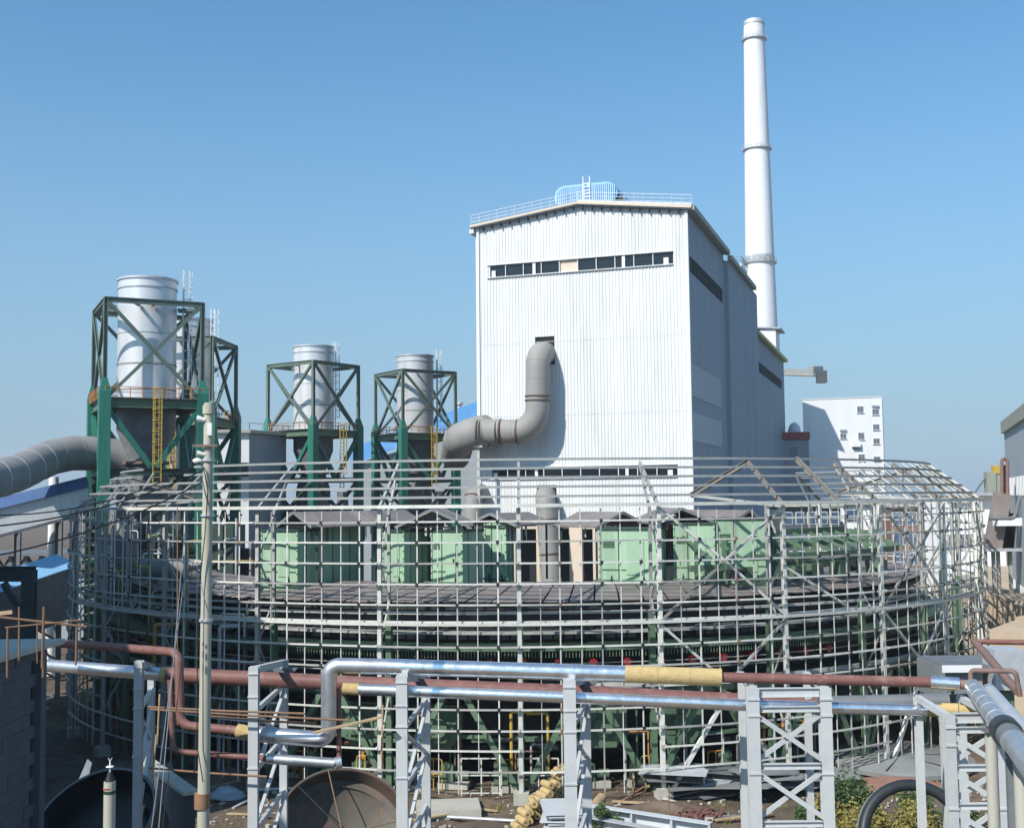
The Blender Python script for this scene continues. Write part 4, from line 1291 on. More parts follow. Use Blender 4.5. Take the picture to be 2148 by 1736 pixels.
# ================================================================== ring furnace inside the frame
FR = 34.5
Z_F = UZ(1100, 1263, CY - FR)
A0, A1 = -96.0, 120.0
def ring_furnace():
    t = thing('ring_furnace', V(CX, CY, 0), 'dark ring-shaped furnace with brown segmented roof inside the round frame', 'furnace')
    rnd = random.Random(5)
    radii = [(FR, Z_F), (32.4, Z_F + .32), (30.3, Z_F + .58), (28.0, Z_F + .75)]
    st = 2.7
    n = int((A1 - A0) / st)
    for i in range(n):
        a = A0 + i * st
        for j in range(3):
            (r0, z0), (r1, z1) = radii[j], radii[j + 1]
            g = .14
            sk = .8 * j                       # seams lean as the sheets are laid askew
            dz = rnd.uniform(-.02, .03)
            pts = [P(r0, a + g + sk, z0 + dz), P(r0, a + st - g * .4 + sk, z0 + dz), P(r1 + .05, a + st - g * .4 + sk + .8, z1 + dz), P(r1 + .05, a + g + sk + .8, z1 + dz)]
            mb = MB(); mb.ext(pts, V(0, 0, .07)); part('roof_panel', mb, 'roof_brown', t)
    # body
    def shell(R, z0, z1, mat, name, segs=72, a0=A0, a1=A1, th=.3):
        mb = MB(); arc(mb, R - th / 2, (z0 + z1) / 2, a0, a1, th, z1 - z0, segs); return part(name, mb, mat, t)
    shell(FR - .9, 2.2, Z_F - .15, 'machine_dark', 'outer_wall')
    shell(27.9, 0, Z_F + .6, 'machine_dark', 'inner_wall')
    mb = MB(); arc(mb, 31.2, Z_F - .35, A0, A1, 6.4, .25, 72); part('roof_deck', mb, 'machine_dark', t)
    mb = MB(); arc(mb, 31.2, 2.2, A0, A1, 6.4, .4, 72); part('hearth', mb, 'machine_dark', t)
    zw1 = UZ(1100, 1358, CY - 36); zw2 = UZ(1100, 1438, CY - 36)
    # edge beam under the roof lip, upper gallery, lower gallery
    mb = MB(); arc(mb, FR - .3, Z_F - 1.35, A0, A1, .25, .12, 72); part('upper_pipe', mb, 'galv', t)
    mb = MB(); arc(mb, FR - .2, Z_F - 1.9, A0, A1, .9, .16, 72); part('cable_tray', mb, 'frame_grey', t)
    mb = MB(); arc(mb, 35.2, zw1, A0, A1, 2.2, .18, 72); g1 = part('upper_gallery', mb, 'dark_green', t)
    mb = MB(); arc(mb, 36.28, zw1 - .04, A0, A1, .08, .3, 72); part('toe_plate', mb, 'beam_green', g1)
    mb = MB(); arc(mb, 35.2, zw2, A0, A1, 2.6, .2, 72); g2 = part('lower_gallery', mb, 'dark_green', t)
    mb = MB(); arc(mb, 36.5, zw2 + .02, A0, A1, .1, .34, 72); part('toe_plate', mb, 'frame_pale', g2)
    for h in (.55, 1.05):
        mb = MB(); arc(mb, 36.25, zw1 - 2.5 + h + .5, A0, A1, .06, .06, 72); part('handrail', mb, 'frame_grey', g2)
    # grating hung under the upper gallery
    mb = MB()
    a = A0
    while a < A1:
        mb.box(P(36.2, a, zw1 - .35), (.05, .05, .5), R_(a)); a += .33
    part('hangers', mb, 'beam_green', g1, kind='stuff')
    # inspection panels, two to a bay
    a = -70.0
    while a < 75:
        if int(a * 7) % 5 != 1:
            z0 = UZ(1100, 1343, CY - FR); z1 = UZ(1100, 1321, CY - FR)
            mb = MB(); arc(mb, FR - .75, (z0 + z1) / 2, a, a + .95, .12, z1 - z0, 1); part('hatch', mb, 'plate_grey' if int(a) % 3 else 'machine_grey', t)
        a += 1.15
    # red drive motors
    for i in range(14):
        a = -7.6 + (i - 1) * 3.42
        if a > 38: break
        c = P(35.6, a, zw2 + 1.35)
        m = part('motor', MB().tube([c + (P(36.2, a, 0) - P(35.2, a, 0)) * .45, c - (P(36.2, a, 0) - P(35.2, a, 0)) * .45], .25, 12), 'motor_red', t, True)
        part('motor_foot', MB().box(c - V(0, 0, .42), (.6, .7, .18), R_(a)), 'machine_dark', m)
    # green drive casings below
    for k in range(-5, 8):
        for s in (-2.2,) if k % 2 else (2.0,):
            a = PH0 + k * DPH + 6.2 + s
            q = R_(a)
            e = V(math.cos(q), math.sin(q), 0); o = V(math.sin(q), -math.cos(q), 0)
            c = P(34.6, a, 0)
            zt, zb = 4.9, 2.4
            poly = [c - e * 1.5 + V(0, 0, zt), c + e * 1.5 + V(0, 0, zt), c + e * 1.5 + V(0, 0, zb + 1.0), c + e * .8 + V(0, 0, zb), c - e * .8 + V(0, 0, zb), c - e * 1.5 + V(0, 0, zb + 1.0)]
            cs = part('drive_casing', MB().ext(poly, o * .9), 'beam_green', t)
            part('casing_lid', MB().bar(c - e * 1.6 + o * .5 + V(0, 0, zt + .1), c + e * 1.6 + o * .5 + V(0, 0, zt + .1), 1.1, .14), 'dark_green', cs)
            part('gear_cover', MB().tube([c + o * .9 + V(0, 0, 3.7), c + o * 1.15 + V(0, 0, 3.7)], .62, 14), 'beam_green', cs, True)
    mb = MB(); arc(mb, 34.2, 5.6, A0, A1, 1.2, .5, 72); part('drive_beam', mb, 'dark_green', t)
    # V-shaped green braces at the inner columns
    for k in range(-6, 9):
        a = PH0 + k * DPH
        for s in (-1, 1):
            part('support_brace', MB().hbeam(P(RI - .6, a + s * .5, .5), P(RI - .6, a + s * DPH * .42, 5.9), .36, .4, .06, up=P(1, a, 0) - P(0, a, 0)), 'beam_green', t)
    mb = MB(); arc(mb, RI - .6, 6.1, A0, A1, .4, .45, 72); part('support_ring', mb, 'dark_green', t)
    # yellow guard rails at the foot
    for i in range(9):
        a = -24 + i * 7.1
        c = P(36.0, a, 0)
        e = V(math.cos(R_(a)), math.sin(R_(a)), 0)
        mb = MB(); w = .55
        mb.tube(route([c - e * w, c - e * w + V(0, 0, 1.9), c + e * w + V(0, 0, 1.9), c + e * w], .2), .045, 6)
        mb.bar(c - e * w + V(0, 0, 1.0), c + e * w + V(0, 0, 1.0), .07); mb.bar(c + V(0, 0, .0), c + V(0, 0, 1.9), .06)
        part('guard_rail', mb, 'yellow' if i % 3 else 'orange', t)
    # green platform framing on the right of the furnace roof
    z = Z_F + .8
    for (R, dz, aa, ab) in ((31.5, .9, 20, 66), (30.2, 2.2, 22, 70), (33.4, 1.6, 26, 60), (29.6, 3.1, 24, 58)):
        mb = MB(); arc(mb, R, z + dz, aa, ab, .3, .42, 18); part('platform_beam', mb, 'beam_green', t)
    for i in range(12):
        a = 21 + i * 4
        part('platform_post', MB().hbeam(P(31.5, a, z - .3), P(31.5, a, z + 3.0), .3, .3, .05), 'beam_green', t)
        part('platform_joist', MB().bar(P(33.4, a, z + 1.6), P(29.6, a, z + 3.0), .16, .2), 'beam_green', t)
    for i in range(9):
        a = 24 + i * 3.7 + rnd.uniform(-.6, .6)
        R = rnd.uniform(31.8, 33.2)
        c = P(R, a, z + .5)
        part('valve_box', MB().box(c, (rnd.uniform(.6, 1.4), .8, rnd.uniform(.5, 1.1)), R_(a)), rnd.choice(['beam_green', 'beam_green', 'machine_dark']), t)
    return t
ring_furnace()

# ------------------------------------------------------------------ green burner houses on the furnace
def burner_house(px, Y, w, d, h, rel, label, ztop=None, mark=0):
    zb = Z_F + .72
    view = math.degrees(math.atan2(UX(px, Y), Y))
    rz = R_(-view + rel)
    c = V(UX(px, Y), Y, zb)
    t = thing('burner_house', c, label, 'cabin', 'green burner houses on the furnace')
    ca, sa = math.cos(rz), math.sin(rz)
    e = V(ca, sa, 0); o = V(sa, -ca, 0)
    part('body', MB().box(c + V(0, 0, h / 2 - .3), (w, d, h + .6), rz), 'panel_green', t)
    # flanged sheet edges, door panel and skirting
    f = c + o * (d / 2 + .03)
    for s in (-1, 1):
        part('edge_angle', MB().bar(f + e * (s * (w / 2 - .06)), f + e * (s * (w / 2 - .06)) + V(0, 0, h), .1, .06, up=o), 'panel_green', t)
    part('seam', MB().bar(f - e * (w / 2) + V(0, 0, h * .25), f + e * (w / 2) + V(0, 0, h * .25), .05, .07), 'beam_green', t)
    part('top_frame', MB().box(c + V(0, 0, h + .06), (w + .2, d + .2, .14), rz), 'dark_green', t)
    dr = part('door', MB().box(f + e * (w * .12) + V(0, 0, h * .47), (w * .3, .06, h * .62), rz), 'panel_green', t)
    part('handle', MB().box(f + e * (w * .22) + o * .07 + V(0, 0, h * .45), (.08, .06, .3), rz), 'machine_dark', dr)
    part('panel_joint', MB().bar(f - e * (w * .16), f - e * (w * .16) + V(0, 0, h), .04, .05, up=o), 'dark_green', t)
    for q in range(4):
        part('louvre', MB().box(f - e * (w * .33) + V(0, 0, h * .68 + q * .12), (w * .2, .08, .05), rz), 'beam_green', t)
    mb = MB()
    for q in range(7):
        for s in (-1, 1): mb.box(f + e * (s * (w / 2 - .06)) + o * .04 + V(0, 0, .25 + q * h / 7), (.07, .05, .07), rz)
    part('bolts', mb, 'machine_dark', t, kind='stuff')
    side = c + e * (w / 2 + .02)
    for q in (-.25, .25):
        part('side_stiffener', MB().bar(side + o * (q * d), side + o * (q * d) + V(0, 0, h), .07, .05, up=e), 'beam_green', t)
    for s in (-.3, .25):
        part('lifting_lug', MB().ext([f + e * (s * w), f + e * (s * w + .22), f + e * (s * w + .05) + V(0, 0, .55)], o * .1), 'machine_dark', t)
    part('foot_rail', MB().bar(f - e * (w / 2 + .3) + o * .35 + V(0, 0, .18), f + e * (w / 2 + .3) + o * .35 + V(0, 0, .18), .1), 'beam_green', t)
    return t
bl = [(620, 84, 3.1, 3.8, 3.7, -35, 'leftmost pale green burner house on the furnace'),
      (695, 86, 2.2, 3.2, 4.3, -50, 'green burner house second from the left, mostly in shade'),
      (850, 82.5, 1.9, 2.6, 3.6, -38, 'narrow green burner house left of the middle pair'),
      (958, 82, 2.6, 2.5, 3.6, -33, 'bright green burner house left of the drop duct'),
      (1046, 85, 1.7, 1.6, 4.2, -20, 'small green burner house next to the drop duct'),
      (1325, 82, 4.1, 2.6, 3.6, -14, 'wide green burner house right of the beige column'),
      (1462, 82.5, 2.9, 2.4, 3.9, -12, 'green burner house between two others right of the hall opening'),
      (1552, 82.5, 3.6, 3.0, 4.2, 4, 'rightmost and brightest green burner house under a crossed brace')]
for b in bl: burner_house(*b)

def gable_roof(px0, px1, pyr, pye, Y, ln, rel, label):
    """small brown gabled canopy on posts; gable end towards the camera"""
    xm = (px0 + px1) / 2
    view = math.degrees(math.atan2(UX(xm, Y), Y))
    rz = R_(-view + rel)
    w = (px1 - px0) * Y / FPX
    ze, zr = UZ(xm, pye, Y), UZ(xm, pyr, Y)
    c = V(UX(xm, Y), Y, 0)
    e = V(math.cos(rz), math.sin(rz), 0); o = V(math.sin(rz), -math.cos(rz), 0)
    t = thing('canopy_roof', V(c.x, c.y, Z_F + .7), label, 'canopy', 'brown canopies over the burner houses')
    for s in (-1, 1):
        a = c + e * (s * w / 2) + V(0, 0, ze); b = c + V(0, 0, zr)
        n = 4
        for i in range(n):
            p = -o * (ln * i / n); q = -o * (ln * (i + .99) / n)
            part('roof_sheet', MB().ext([a + p, b + p, b + q, a + q], V(0, 0, .1)), 'roof_brown', t)
        part('verge', MB().bar(a + o * .05 + V(0, 0, .05), b + o * .05 + V(0, 0, .05), .1, .2), 'plate_grey', t)
    for s in (-.42, .42):
        for k in (.1, .9):
            p = c + e * (s * w) - o * (ln * k)
            part('post', MB().bar(V(p.x, p.y, Z_F + .5), V(p.x, p.y, ze + .15), .16), 'dark_green', t)
    part('tie', MB().bar(c - e * (w / 2) + V(0, 0, ze + .05) - o * .2, c + e * (w / 2) + V(0, 0, ze + .05) - o * .2, .1), 'machine_dark', t)
    # hanging pipes and conduits under the canopy
    mb = MB(); rr = random.Random(int(px0))
    for i in range(16):
        p = c + e * (w * rr.uniform(-.45, .45)) - o * rr.uniform(.3, 2.5)
        mb.bar(V(p.x, p.y, ze - rr.uniform(.5, 1.2)), V(p.x, p.y, ze + .1), rr.uniform(.05, .14))
    part('conduits', mb, rr.choice(['frame_pale', 'machine_grey', 'red_primer']), t, kind='stuff')
gable_roof(545, 690, 1076, 1106, 84, 6, -60, 'brown canopy roof above the leftmost burner house')
gable_roof(690, 800, 1074, 1100, 87, 6, -40, 'brown canopy roof second from the left over the furnace')
gable_roof(828, 985, 1070, 1107, 81, 7, -8, 'brown gabled canopy left of the drop duct')
gable_roof(968, 1088, 1079, 1104, 84, 7, -25, 'small dark gabled canopy touching the white hall wall')
gable_roof(1240, 1372, 1076, 1106, 86, 6, 35, 'brown sloping canopy just right of the white hall front')
gable_roof(1360, 1500, 1068, 1098, 82, 8, 12, 'gabled canopy with a black end right of the braced column')
gable_roof(1500, 1640, 1072, 1112, 84, 8, 40, 'rightmost brown canopy over the brightest burner house')
# ================================================================== foreground: pipe rack
def col_from(px, py, Y, zb=0.0):
    p = U(px, py, Y)
    return p, V(p.x, Y, zb)

def rack_bent(pf, pyf, Yf, pb, pyb, Yb, label, wf=.27, plates=True):
    """two H columns one behind the other, tied by beams and lattice"""
    f, f0 = col_from(pf, pyf, Yf); b, b0 = col_from(pb, pyb, Yb)
    t = thing('rack_bent', f0, label, 'pipe rack', 'lattice bents of the pipe rack')
    part('front_column', MB().hbeam(f0, f, wf + .04, wf, .03, up=(0, 1, 0)), 'rack_grey', t)
    part('back_column', MB().hbeam(b0, b, wf, wf, .03, up=(0, 1, 0)), 'rack_grey', t)
    zt = min(f.z, b.z)
    part('top_beam', MB().hbeam(f + V(0, -.1, -.1), b + V(0, .1, -.1), .2, .22, .025), 'rack_grey', t)
    z = zt - .9; k = 0
    while z > 2:
        part('tie_beam', MB().bar(V(f.x, Yf, z), V(b.x, Yb, z), .12, .16), 'rack_grey', t)
        z2 = z - 1.9
        if k % 2 == 0:
            part('brace', MB().bar(V(f.x, Yf, z), V(b.x, Yb, z2), .11, .11), 'rack_grey', t)
            part('brace', MB().bar(V(b.x + .08, Yb, z), V(f.x + .08, Yf, z2), .11, .11), 'rack_grey', t)
        else:
            part('brace', MB().bar(V(b.x, Yb, z), V(f.x, Yf, z2), .11, .11), 'rack_grey', t)
        z = z2; k += 1
    if plates:
        for dz in (.22, .95, 1.6, 3.2):
            part('splice_plate', MB().box(V(f.x, Yf - wf / 2 - .01, f.z - dz), (wf + .07, .05, .05)), 'rack_grey', t)
    return t
rack_bent(533, 1397, 38.5, 596, 1384, 44.0, 'rack bent with sloping top beam right of the concrete pole')
rack_bent(843, 1415, 38.3, 893, 1416, 44.0, 'lattice rack bent behind the tilted rusty tank', .32)
rack_bent(1194, 1424, 37.6, 1227, 1420, 43.0, 'middle rack bent beside the yellow insulation pile', .34)
rack_bent(292, 1385, 41.0, 318, 1395, 46.0, 'leftmost rack bent standing in the shadow', .24)

def anchor_bent(pxa, pxb, py, Y, label, nb, w=.33, pts=(1452, 1487, 1607)):
    """broadside frame with X bracing"""
    a, a0 = col_from(pxa, py, Y); b, b0 = col_from(pxb, py, Y)
    t = thing('anchor_frame', (a0 + b0) / 2, label, 'pipe rack', 'lattice bents of the pipe rack')
    for p, p0 in ((a, a0), (b, b0)):
        part('column', MB().hbeam(p0, p, w + .02, w, .03, up=(0, 1, 0)), 'rack_grey', t)
        for dz in (.35, .85, 2.6):
            part('splice_plate', MB().box(V(p.x, Y - w / 2 - .01, p.z - dz), (w + .06, .05, .06)), 'rack_grey', t)
    zs = [UZ(pxa, q, Y) for q in pts]
    zs += [zs[-1] - (zs[1] - zs[2]) * (i + 1) for i in range(nb)]
    for i, z in enumerate(zs):
        if z < .5: break
        part('cross_beam', MB().hbeam(V(a.x + w / 2, Y, z), V(b.x - w / 2, Y, z), .16, .28 if i == 0 else .18, .025), 'rack_grey', t)
        if i >= 1 and i + 1 < len(zs) and zs[i + 1] > 0:
            z2 = zs[i + 1]
            part('brace', MB().bar(V(a.x, Y - .08, z - .1), V(b.x, Y - .08, z2 + .1), .14, .06, up=(0, 1, 0)), 'rack_grey', t)
            part('brace', MB().bar(V(b.x, Y + .06, z - .1), V(a.x, Y + .06, z2 + .1), .14, .06, up=(0, 1, 0)), 'rack_grey', t)
    # twin rear columns
    for p, p0 in ((a, a0), (b, b0)):
        part('rear_column', MB().hbeam(p0 + V(.35, 3.6, 0), p + V(.35, 3.6, -.1), .22, .22, .03, up=(0, 1, 0)), 'rack_grey', t)
        part('head_beam', MB().bar(p + V(.1, .1, -.15), p + V(.35, 3.7, -.15), .18), 'rack_grey', t)
    return t
anchor_bent(1578, 1729, 1440, 37.0, 'broad X-braced rack frame right of the yellow insulation', 6)
anchor_bent(1990, 2090, 1497, 34.0, 'X-braced rack frame at the lower right under the silver pipe', 6, .26, (1505, 1530, 1610))

# ------------------------------------------------------------------ pipes: every run is one pipe with its claddings
def pipe(name, loc, label, runs, cat='pipe'):
    t = thing(name, loc, label, cat)
    for nm, pts, r, mat in runs:
        part(nm, MB().tube(pts, r, 20), mat, t, True)
    return t
def clad_rings(t, a, b, r, n, mat='alu'):
    for i in range(1, n):
        p = lerp(a, b, i / n); d = (b - a).normalized()
        part('lap_band', MB().tube([p - d * .03, p + d * .03], r + .008, 20), mat, t, True)

Yp = 39.0
# upper pipe, from the left: rust-brown run, drop, red, wool, clad riser, long clad run, wool, red, clad stub
brown = route([U(95, 1347, 44), U(230, 1356, 42), U(375, 1368, 40.0), U(378, 1520, 39.6), U(500, 1532, 39.3)], .42)
riser = route([U(524, 1537, 39.2), U(690, 1552, Yp), U(690, 1395, Yp), U(820, 1398, Yp)], .36)
a1, b1 = U(820, 1398, Yp), U(1312, 1413, 38.4)
b2 = U(1514, 1420, 38.0); b3 = U(1952, 1430, 37.4); b4 = U(2012, 1434, 37.2)
t = pipe('steam_pipe', V(U(690, 1400, Yp).x, Yp, 0), 'upper shiny clad pipe with a riser and a yellow wool stretch', [
    ('bare_run', brown, .15, 'red_primer'),
    ('wool_cuff', [U(499, 1532, 39.3), U(526, 1537, 39.2)], .23, 'glass_wool'),
    ('clad_riser', riser, .26, 'alu_dull'),
    ('clad_run', [a1, b1], .265, 'alu'),
    ('wool_run', [b1, b2], .275, 'glass_wool'),
    ('bare_run', [b2, b3], .165, 'red_primer'),
    ('clad_stub', [b3, b4], .2, 'alu'),
    ('bare_end', [b4, U(2060, 1438, 37)], .15, 'brown_primer')])
clad_rings(t, a1, b1, .265, 7)
clad_rings(t, b1, b2, .275, 3, 'glass_wool')
for k in range(7):        # lobster-back seams of the elbow
    pass
# second pipe
c0 = U(752, 1445, Yp); c1 = U(1190, 1462, 38.3); c2 = U(1560, 1478, 37.9); c3 = U(1945, 1489, 37.4); c4 = U(2045, 1491, 37.0)
loop = route([U(560, 1592, 39.0), U(708, 1600, 39.0)], .1)
t = pipe('return_pipe', V(c0.x, c0.y, 0), 'second clad pipe below the shiny one with yellow wool at its ends', [
    ('bare_drop', route([U(722, 1443, Yp + .1), U(711, 1445, Yp + .1), U(711, 1592, Yp + .1)], .12), .075, 'red_primer'),
    ('wool_cuff', [U(719, 1443, Yp), U(752, 1445, Yp)], .19, 'glass_wool'),
    ('clad_run', [c0, c1, c2, c3], .185, 'alu'),
    ('wool_run', [c3, c4], .19, 'glass_wool'),
    ('wool_shell', [U(1975, 1488, 37.25), U(2010, 1489, 37.1)], .215, 'glass_wool'),
    ('clad_loop', [U(560, 1590, 39.0), U(703, 1600, 39.0)], .165, 'alu_dull'),
    ('elbow_cover', [U(703, 1600, 39.0), U(716, 1597, 39.05)], .19, 'alu_dull'),
    ('bare_run', route([U(560, 1590, 39.1), U(362, 1575, 39.6), U(357, 1425, 40)], .3), .1, 'red_primer')])
clad_rings(t, c0, c1, .185, 4); clad_rings(t, c1, c2, .185, 4); clad_rings(t, c2, c3, .185, 3)
# red main behind
t = pipe('red_main', V(U(560, 1425, 42.5).x, 42.5, 0), 'fat red-primed pipe running behind the two clad pipes', [
    ('clad_run', [U(95, 1395, 46), U(345, 1414, 43.5)], .24, 'alu_dull'),
    ('wool_cuff', [U(341, 1414, 43.5), U(358, 1415, 43.4)], .27, 'glass_wool'),
    ('bare_run', [U(352, 1414, 43.4), U(720, 1432, 42.2), U(1200, 1452, 41.5), U(1560, 1470, 41.0), U(1735, 1476, 40.6)], .27, 'red_primer'),
    ('clad_end', [U(1735, 1476, 40.6), U(1990, 1470, 40.0)], .27, 'machine_grey')])
# shoes where the pipes rest on the bents
for (px, py, Y, lab) in ((1227, 1441, 42.5, 'grey pipe shoe on the middle rack bent'), (596, 1412, 43.6, 'dark pipe clamp on the bent right of the pole')):
    p = U(px, py, Y)
    single('pipe_shoe', MB().ext([p + V(-.45, 0, .16), p + V(.45, 0, .16), p + V(.1, 0, -.22), p + V(-.2, 0, -.22)], V(0, .3, 0)), 'machine_grey', lab, 'pipe support')
# bright pipes coming towards the camera at the right
pa, pb = U(2040, 1440, 37.0), U(2190, 1640, 20.0)
t = pipe('near_pipe', V(pb.x, pb.y, 0), 'large silver pipe slanting towards the viewer at the right edge', [
    ('clad_run', [pa, lerp(pa, pb, .62)], .25, 'alu_dull'), ('collar', [lerp(pa, pb, .60), lerp(pa, pb, .65)], .33, 'dark_ring'),
    ('valve_body', [lerp(pa, pb, .66), lerp(pa, pb, .72)], .27, 'machine_grey'), ('clad_run', [lerp(pa, pb, .72), pb], .24, 'alu_dull')])
clad_rings(t, pa, lerp(pa, pb, .6), .25, 6, 'alu_dull')
pa, pb = U(2075, 1448, 37.6), U(2235, 1640, 20.5)
pipe('near_pipe', V(pb.x, pb.y, 0), 'second silver pipe behind the one slanting to the right edge', [('clad_run', [pa, pb], .22, 'galv')])
p0 = U(2040, 1405, 37.5)
pipe('small_bent_pipe', V(p0.x, p0.y, 0), 'thin brown looped pipe above the slanting silver pipe', [('bare_run', route([U(2036, 1440, 37), U(2036, 1405, 37), U(2130, 1407, 36), U(2140, 1460, 36)], .15), .075, 'brown_primer')])
p0 = U(2060, 1350, 45)
pipe('diagonal_pipe', V(p0.x, p0.y, 0), 'brown diagonal pipe at the right beyond the rack', [('bare_run', [U(2045, 1345, 50), U(2135, 1450, 44)], .16, 'brown_primer'), ('bare_run', [U(2045, 1345, 50), U(2170, 1347, 48)], .11, 'red_primer')])
# green steel column and legs carrying the near pipe
for (px, py, Y, w, m, lab) in ((2122, 1560, 27, .30, 'machine_grey', 'dark grey column under the near silver pipe'), (2078, 1530, 31, .30, 'concrete', 'pale column under the slanting silver pipe'), (2140, 1590, 25.5, .3, 'concrete', 'pale column cut by the right edge of the picture')):
    p = U(px, py, Y)
    c = thing('pipe_column', V(p.x, Y, 0), lab, 'column', 'columns under the near pipe')
    part('shaft', MB().tube([V(p.x, Y, 0), V(p.x, Y, p.z)], w / 2, 14), m, c, True)
    part('cap_plate', MB().box(V(p.x, Y, p.z), (w * 1.5, w * 1.5, .06)), 'machine_grey', c)

def right_machine():
    Y = 52.0
    o = U(2020, 1400, Y)
    t = thing('belt_conveyor', V(o.x, Y, 0), 'pale grey machine housing on legs behind the lower right rack', 'machine')
    part('housing', MB().ext([U(1972, 1398, Y), U(2060, 1400, Y), U(2060, 1432, Y), U(1995, 1440, Y), U(1975, 1470, Y)], V(0, 3, 0)), 'plate_grey', t)
    part('roof', MB().box(U(2020, 1388, Y + 1.5), (2.9, 3.4, .16)), 'machine_grey', t)
    part('roof_panel', MB().box(U(2018, 1402, Y - .3), (1.7, .1, .3)), 'white_paint', t)
    part('motor_box', MB().box(U(2105, 1400, Y), (1.3, 1.4, 1.7)), 'galv', t)
    part('drum', MB().tube([U(2030, 1455, Y - .2), U(2030, 1455, Y + 2)], .55, 18), 'machine_grey', t, True)
    part('frame_leg', MB().bar(U(1978, 1460, Y), V(U(1978, 1460, Y).x, Y, 0), .3), 'frame_pale', t)
    part('frame_leg', MB().bar(U(2110, 1440, Y), V(U(2110, 1440, Y).x, Y, 0), .5), 'beam_green', t)
    part('belt', MB().bar(U(1760, 1478, 46), U(2050, 1466, Y), .25, .5), 'dark_ring', t)
right_machine()

# ------------------------------------------------------------------ concrete pole with fittings and cables
def pole():
    Y = 32.0
    top = U(438, 845, Y); base = V(U(423, 1736, Y).x, Y, 0)
    t = thing('utility_pole', base, 'tall tapering concrete pole with brackets, crossarm and a brown band', 'pole')
    # centre line is plumb within a few centimetres
    n = 8
    pts = [lerp(base, top, i / n) for i in range(n + 1)]
    part('shaft', MB().tube(pts, [.195 - (.195 - .125) * i / n for i in range(n + 1)], 20), 'pole_concrete', t, True)
    part('cap_band', MB().tube([U(438, 850, Y), U(438, 868, Y)], .165, 18), 'pole_concrete', t, True)
    p = U(437, 935, Y); part('crossarm', MB().bar(p + V(-.34, -.18, 0), p + V(.3, -.18, 0), .07, .06), 'brown_primer', t)
    for px, py in ((437, 965), (436, 1080), (432, 1300)):
        p = U(px, py, Y); part('strap', MB().tube([p - V(0, 0, .03), p + V(0, 0, .03)], .19, 16), 'galv', t)
    for px, py, s in ((428, 878, 1), (428, 950, .8)):
        p = U(px, py, Y); part('lamp_shade', MB().tube([p + V(.06, -.1, -.05), p + V(-.16, -.12, .0)], [.05 * s, .10 * s], 10), 'porcelain', t, True)
    p = U(415, 967, Y); part('insulator', MB().tube([p + V(.12, -.1, 0), p + V(.02, -.1, .01), p + V(-.1, -.1, 0)], [.05, .09, .05], 12), 'porcelain', t, True)
    p = U(440, 900, Y - .15); part('junction_box', MB().box(p, (.12, .1, .34)), 'porcelain', t)
    p = U(424, 1678, Y); part('brown_band', MB().tube([p - V(0, 0, .2), p + V(0, 0, .2)], .205, 20), 'brown_band', t, True)
    cab = [U(418, 968, Y - .2), U(428, 985, Y - .25), U(436, 1030, Y - .25), U(430, 1120, Y - .25), U(418, 1230, Y - .26), U(414, 1400, Y - .28), U(413, 1560, Y - .3), U(426, 1640, Y - .3)]
    part('down_cable', MB().tube(cab, .014, 6), 'cable', t)
    # faint number stencilled on the shaft
    for k, (py, h) in enumerate(((1350, .09), (1372, .16), (1400, .2))):
        p = U(426, py, Y - .21); part('stencil', MB().box(p, (.03, .008, h)), 'machine_dark', t)
pole()

def wire(name, pts, r, mat, label, sag=0.0, n=14):
    a, b = Vector(pts[0]), Vector(pts[-1])
    if len(pts) == 2:
        pts = [lerp(a, b, i / n) - V(0, 0, sag * 4 * (i / n) * (1 - i / n)) for i in range(n + 1)]
    single(name, MB().tube(pts, r, 6), mat, label, 'cable')
wire('overhead_cable', [U(418, 970, 31.8), U(-120, 1075, 24)], .016, 'cable', 'uppermost black cable from the pole to the left edge', .5)
wire('overhead_cable', [U(428, 985, 31.8), U(-120, 1110, 25)], .02, 'cable', 'middle black cable from the pole across the arching flue', .35)
wire('overhead_cable', [U(425, 1010, 31.9), U(-120, 1185, 24)], .02, 'cable', 'lowest black cable crossing the white conveyor gallery', .3)
wire('guy_wire', [U(388, 1110, 31), U(333, 1736, 22)], .010, 'wire_light', 'pale guy wire left of the pole running down to the bottom edge')
wire('guy_wire', [U(383, 1240, 31), U(318, 1736, 23)], .010, 'wire_light', 'leftmost pale guy wire below the pole')
wire('guy_wire', [U(407, 1160, 31.5), U(372, 1470, 26), U(341, 1736, 22)], .009, 'cable', 'dark stay wire running close beside the concrete pole', )
wire('guy_wire', [U(372, 1060, 31.8), U(372, 1520, 30)], .012, 'rust_rod', 'thin rusty drop wire hanging beside the pole')

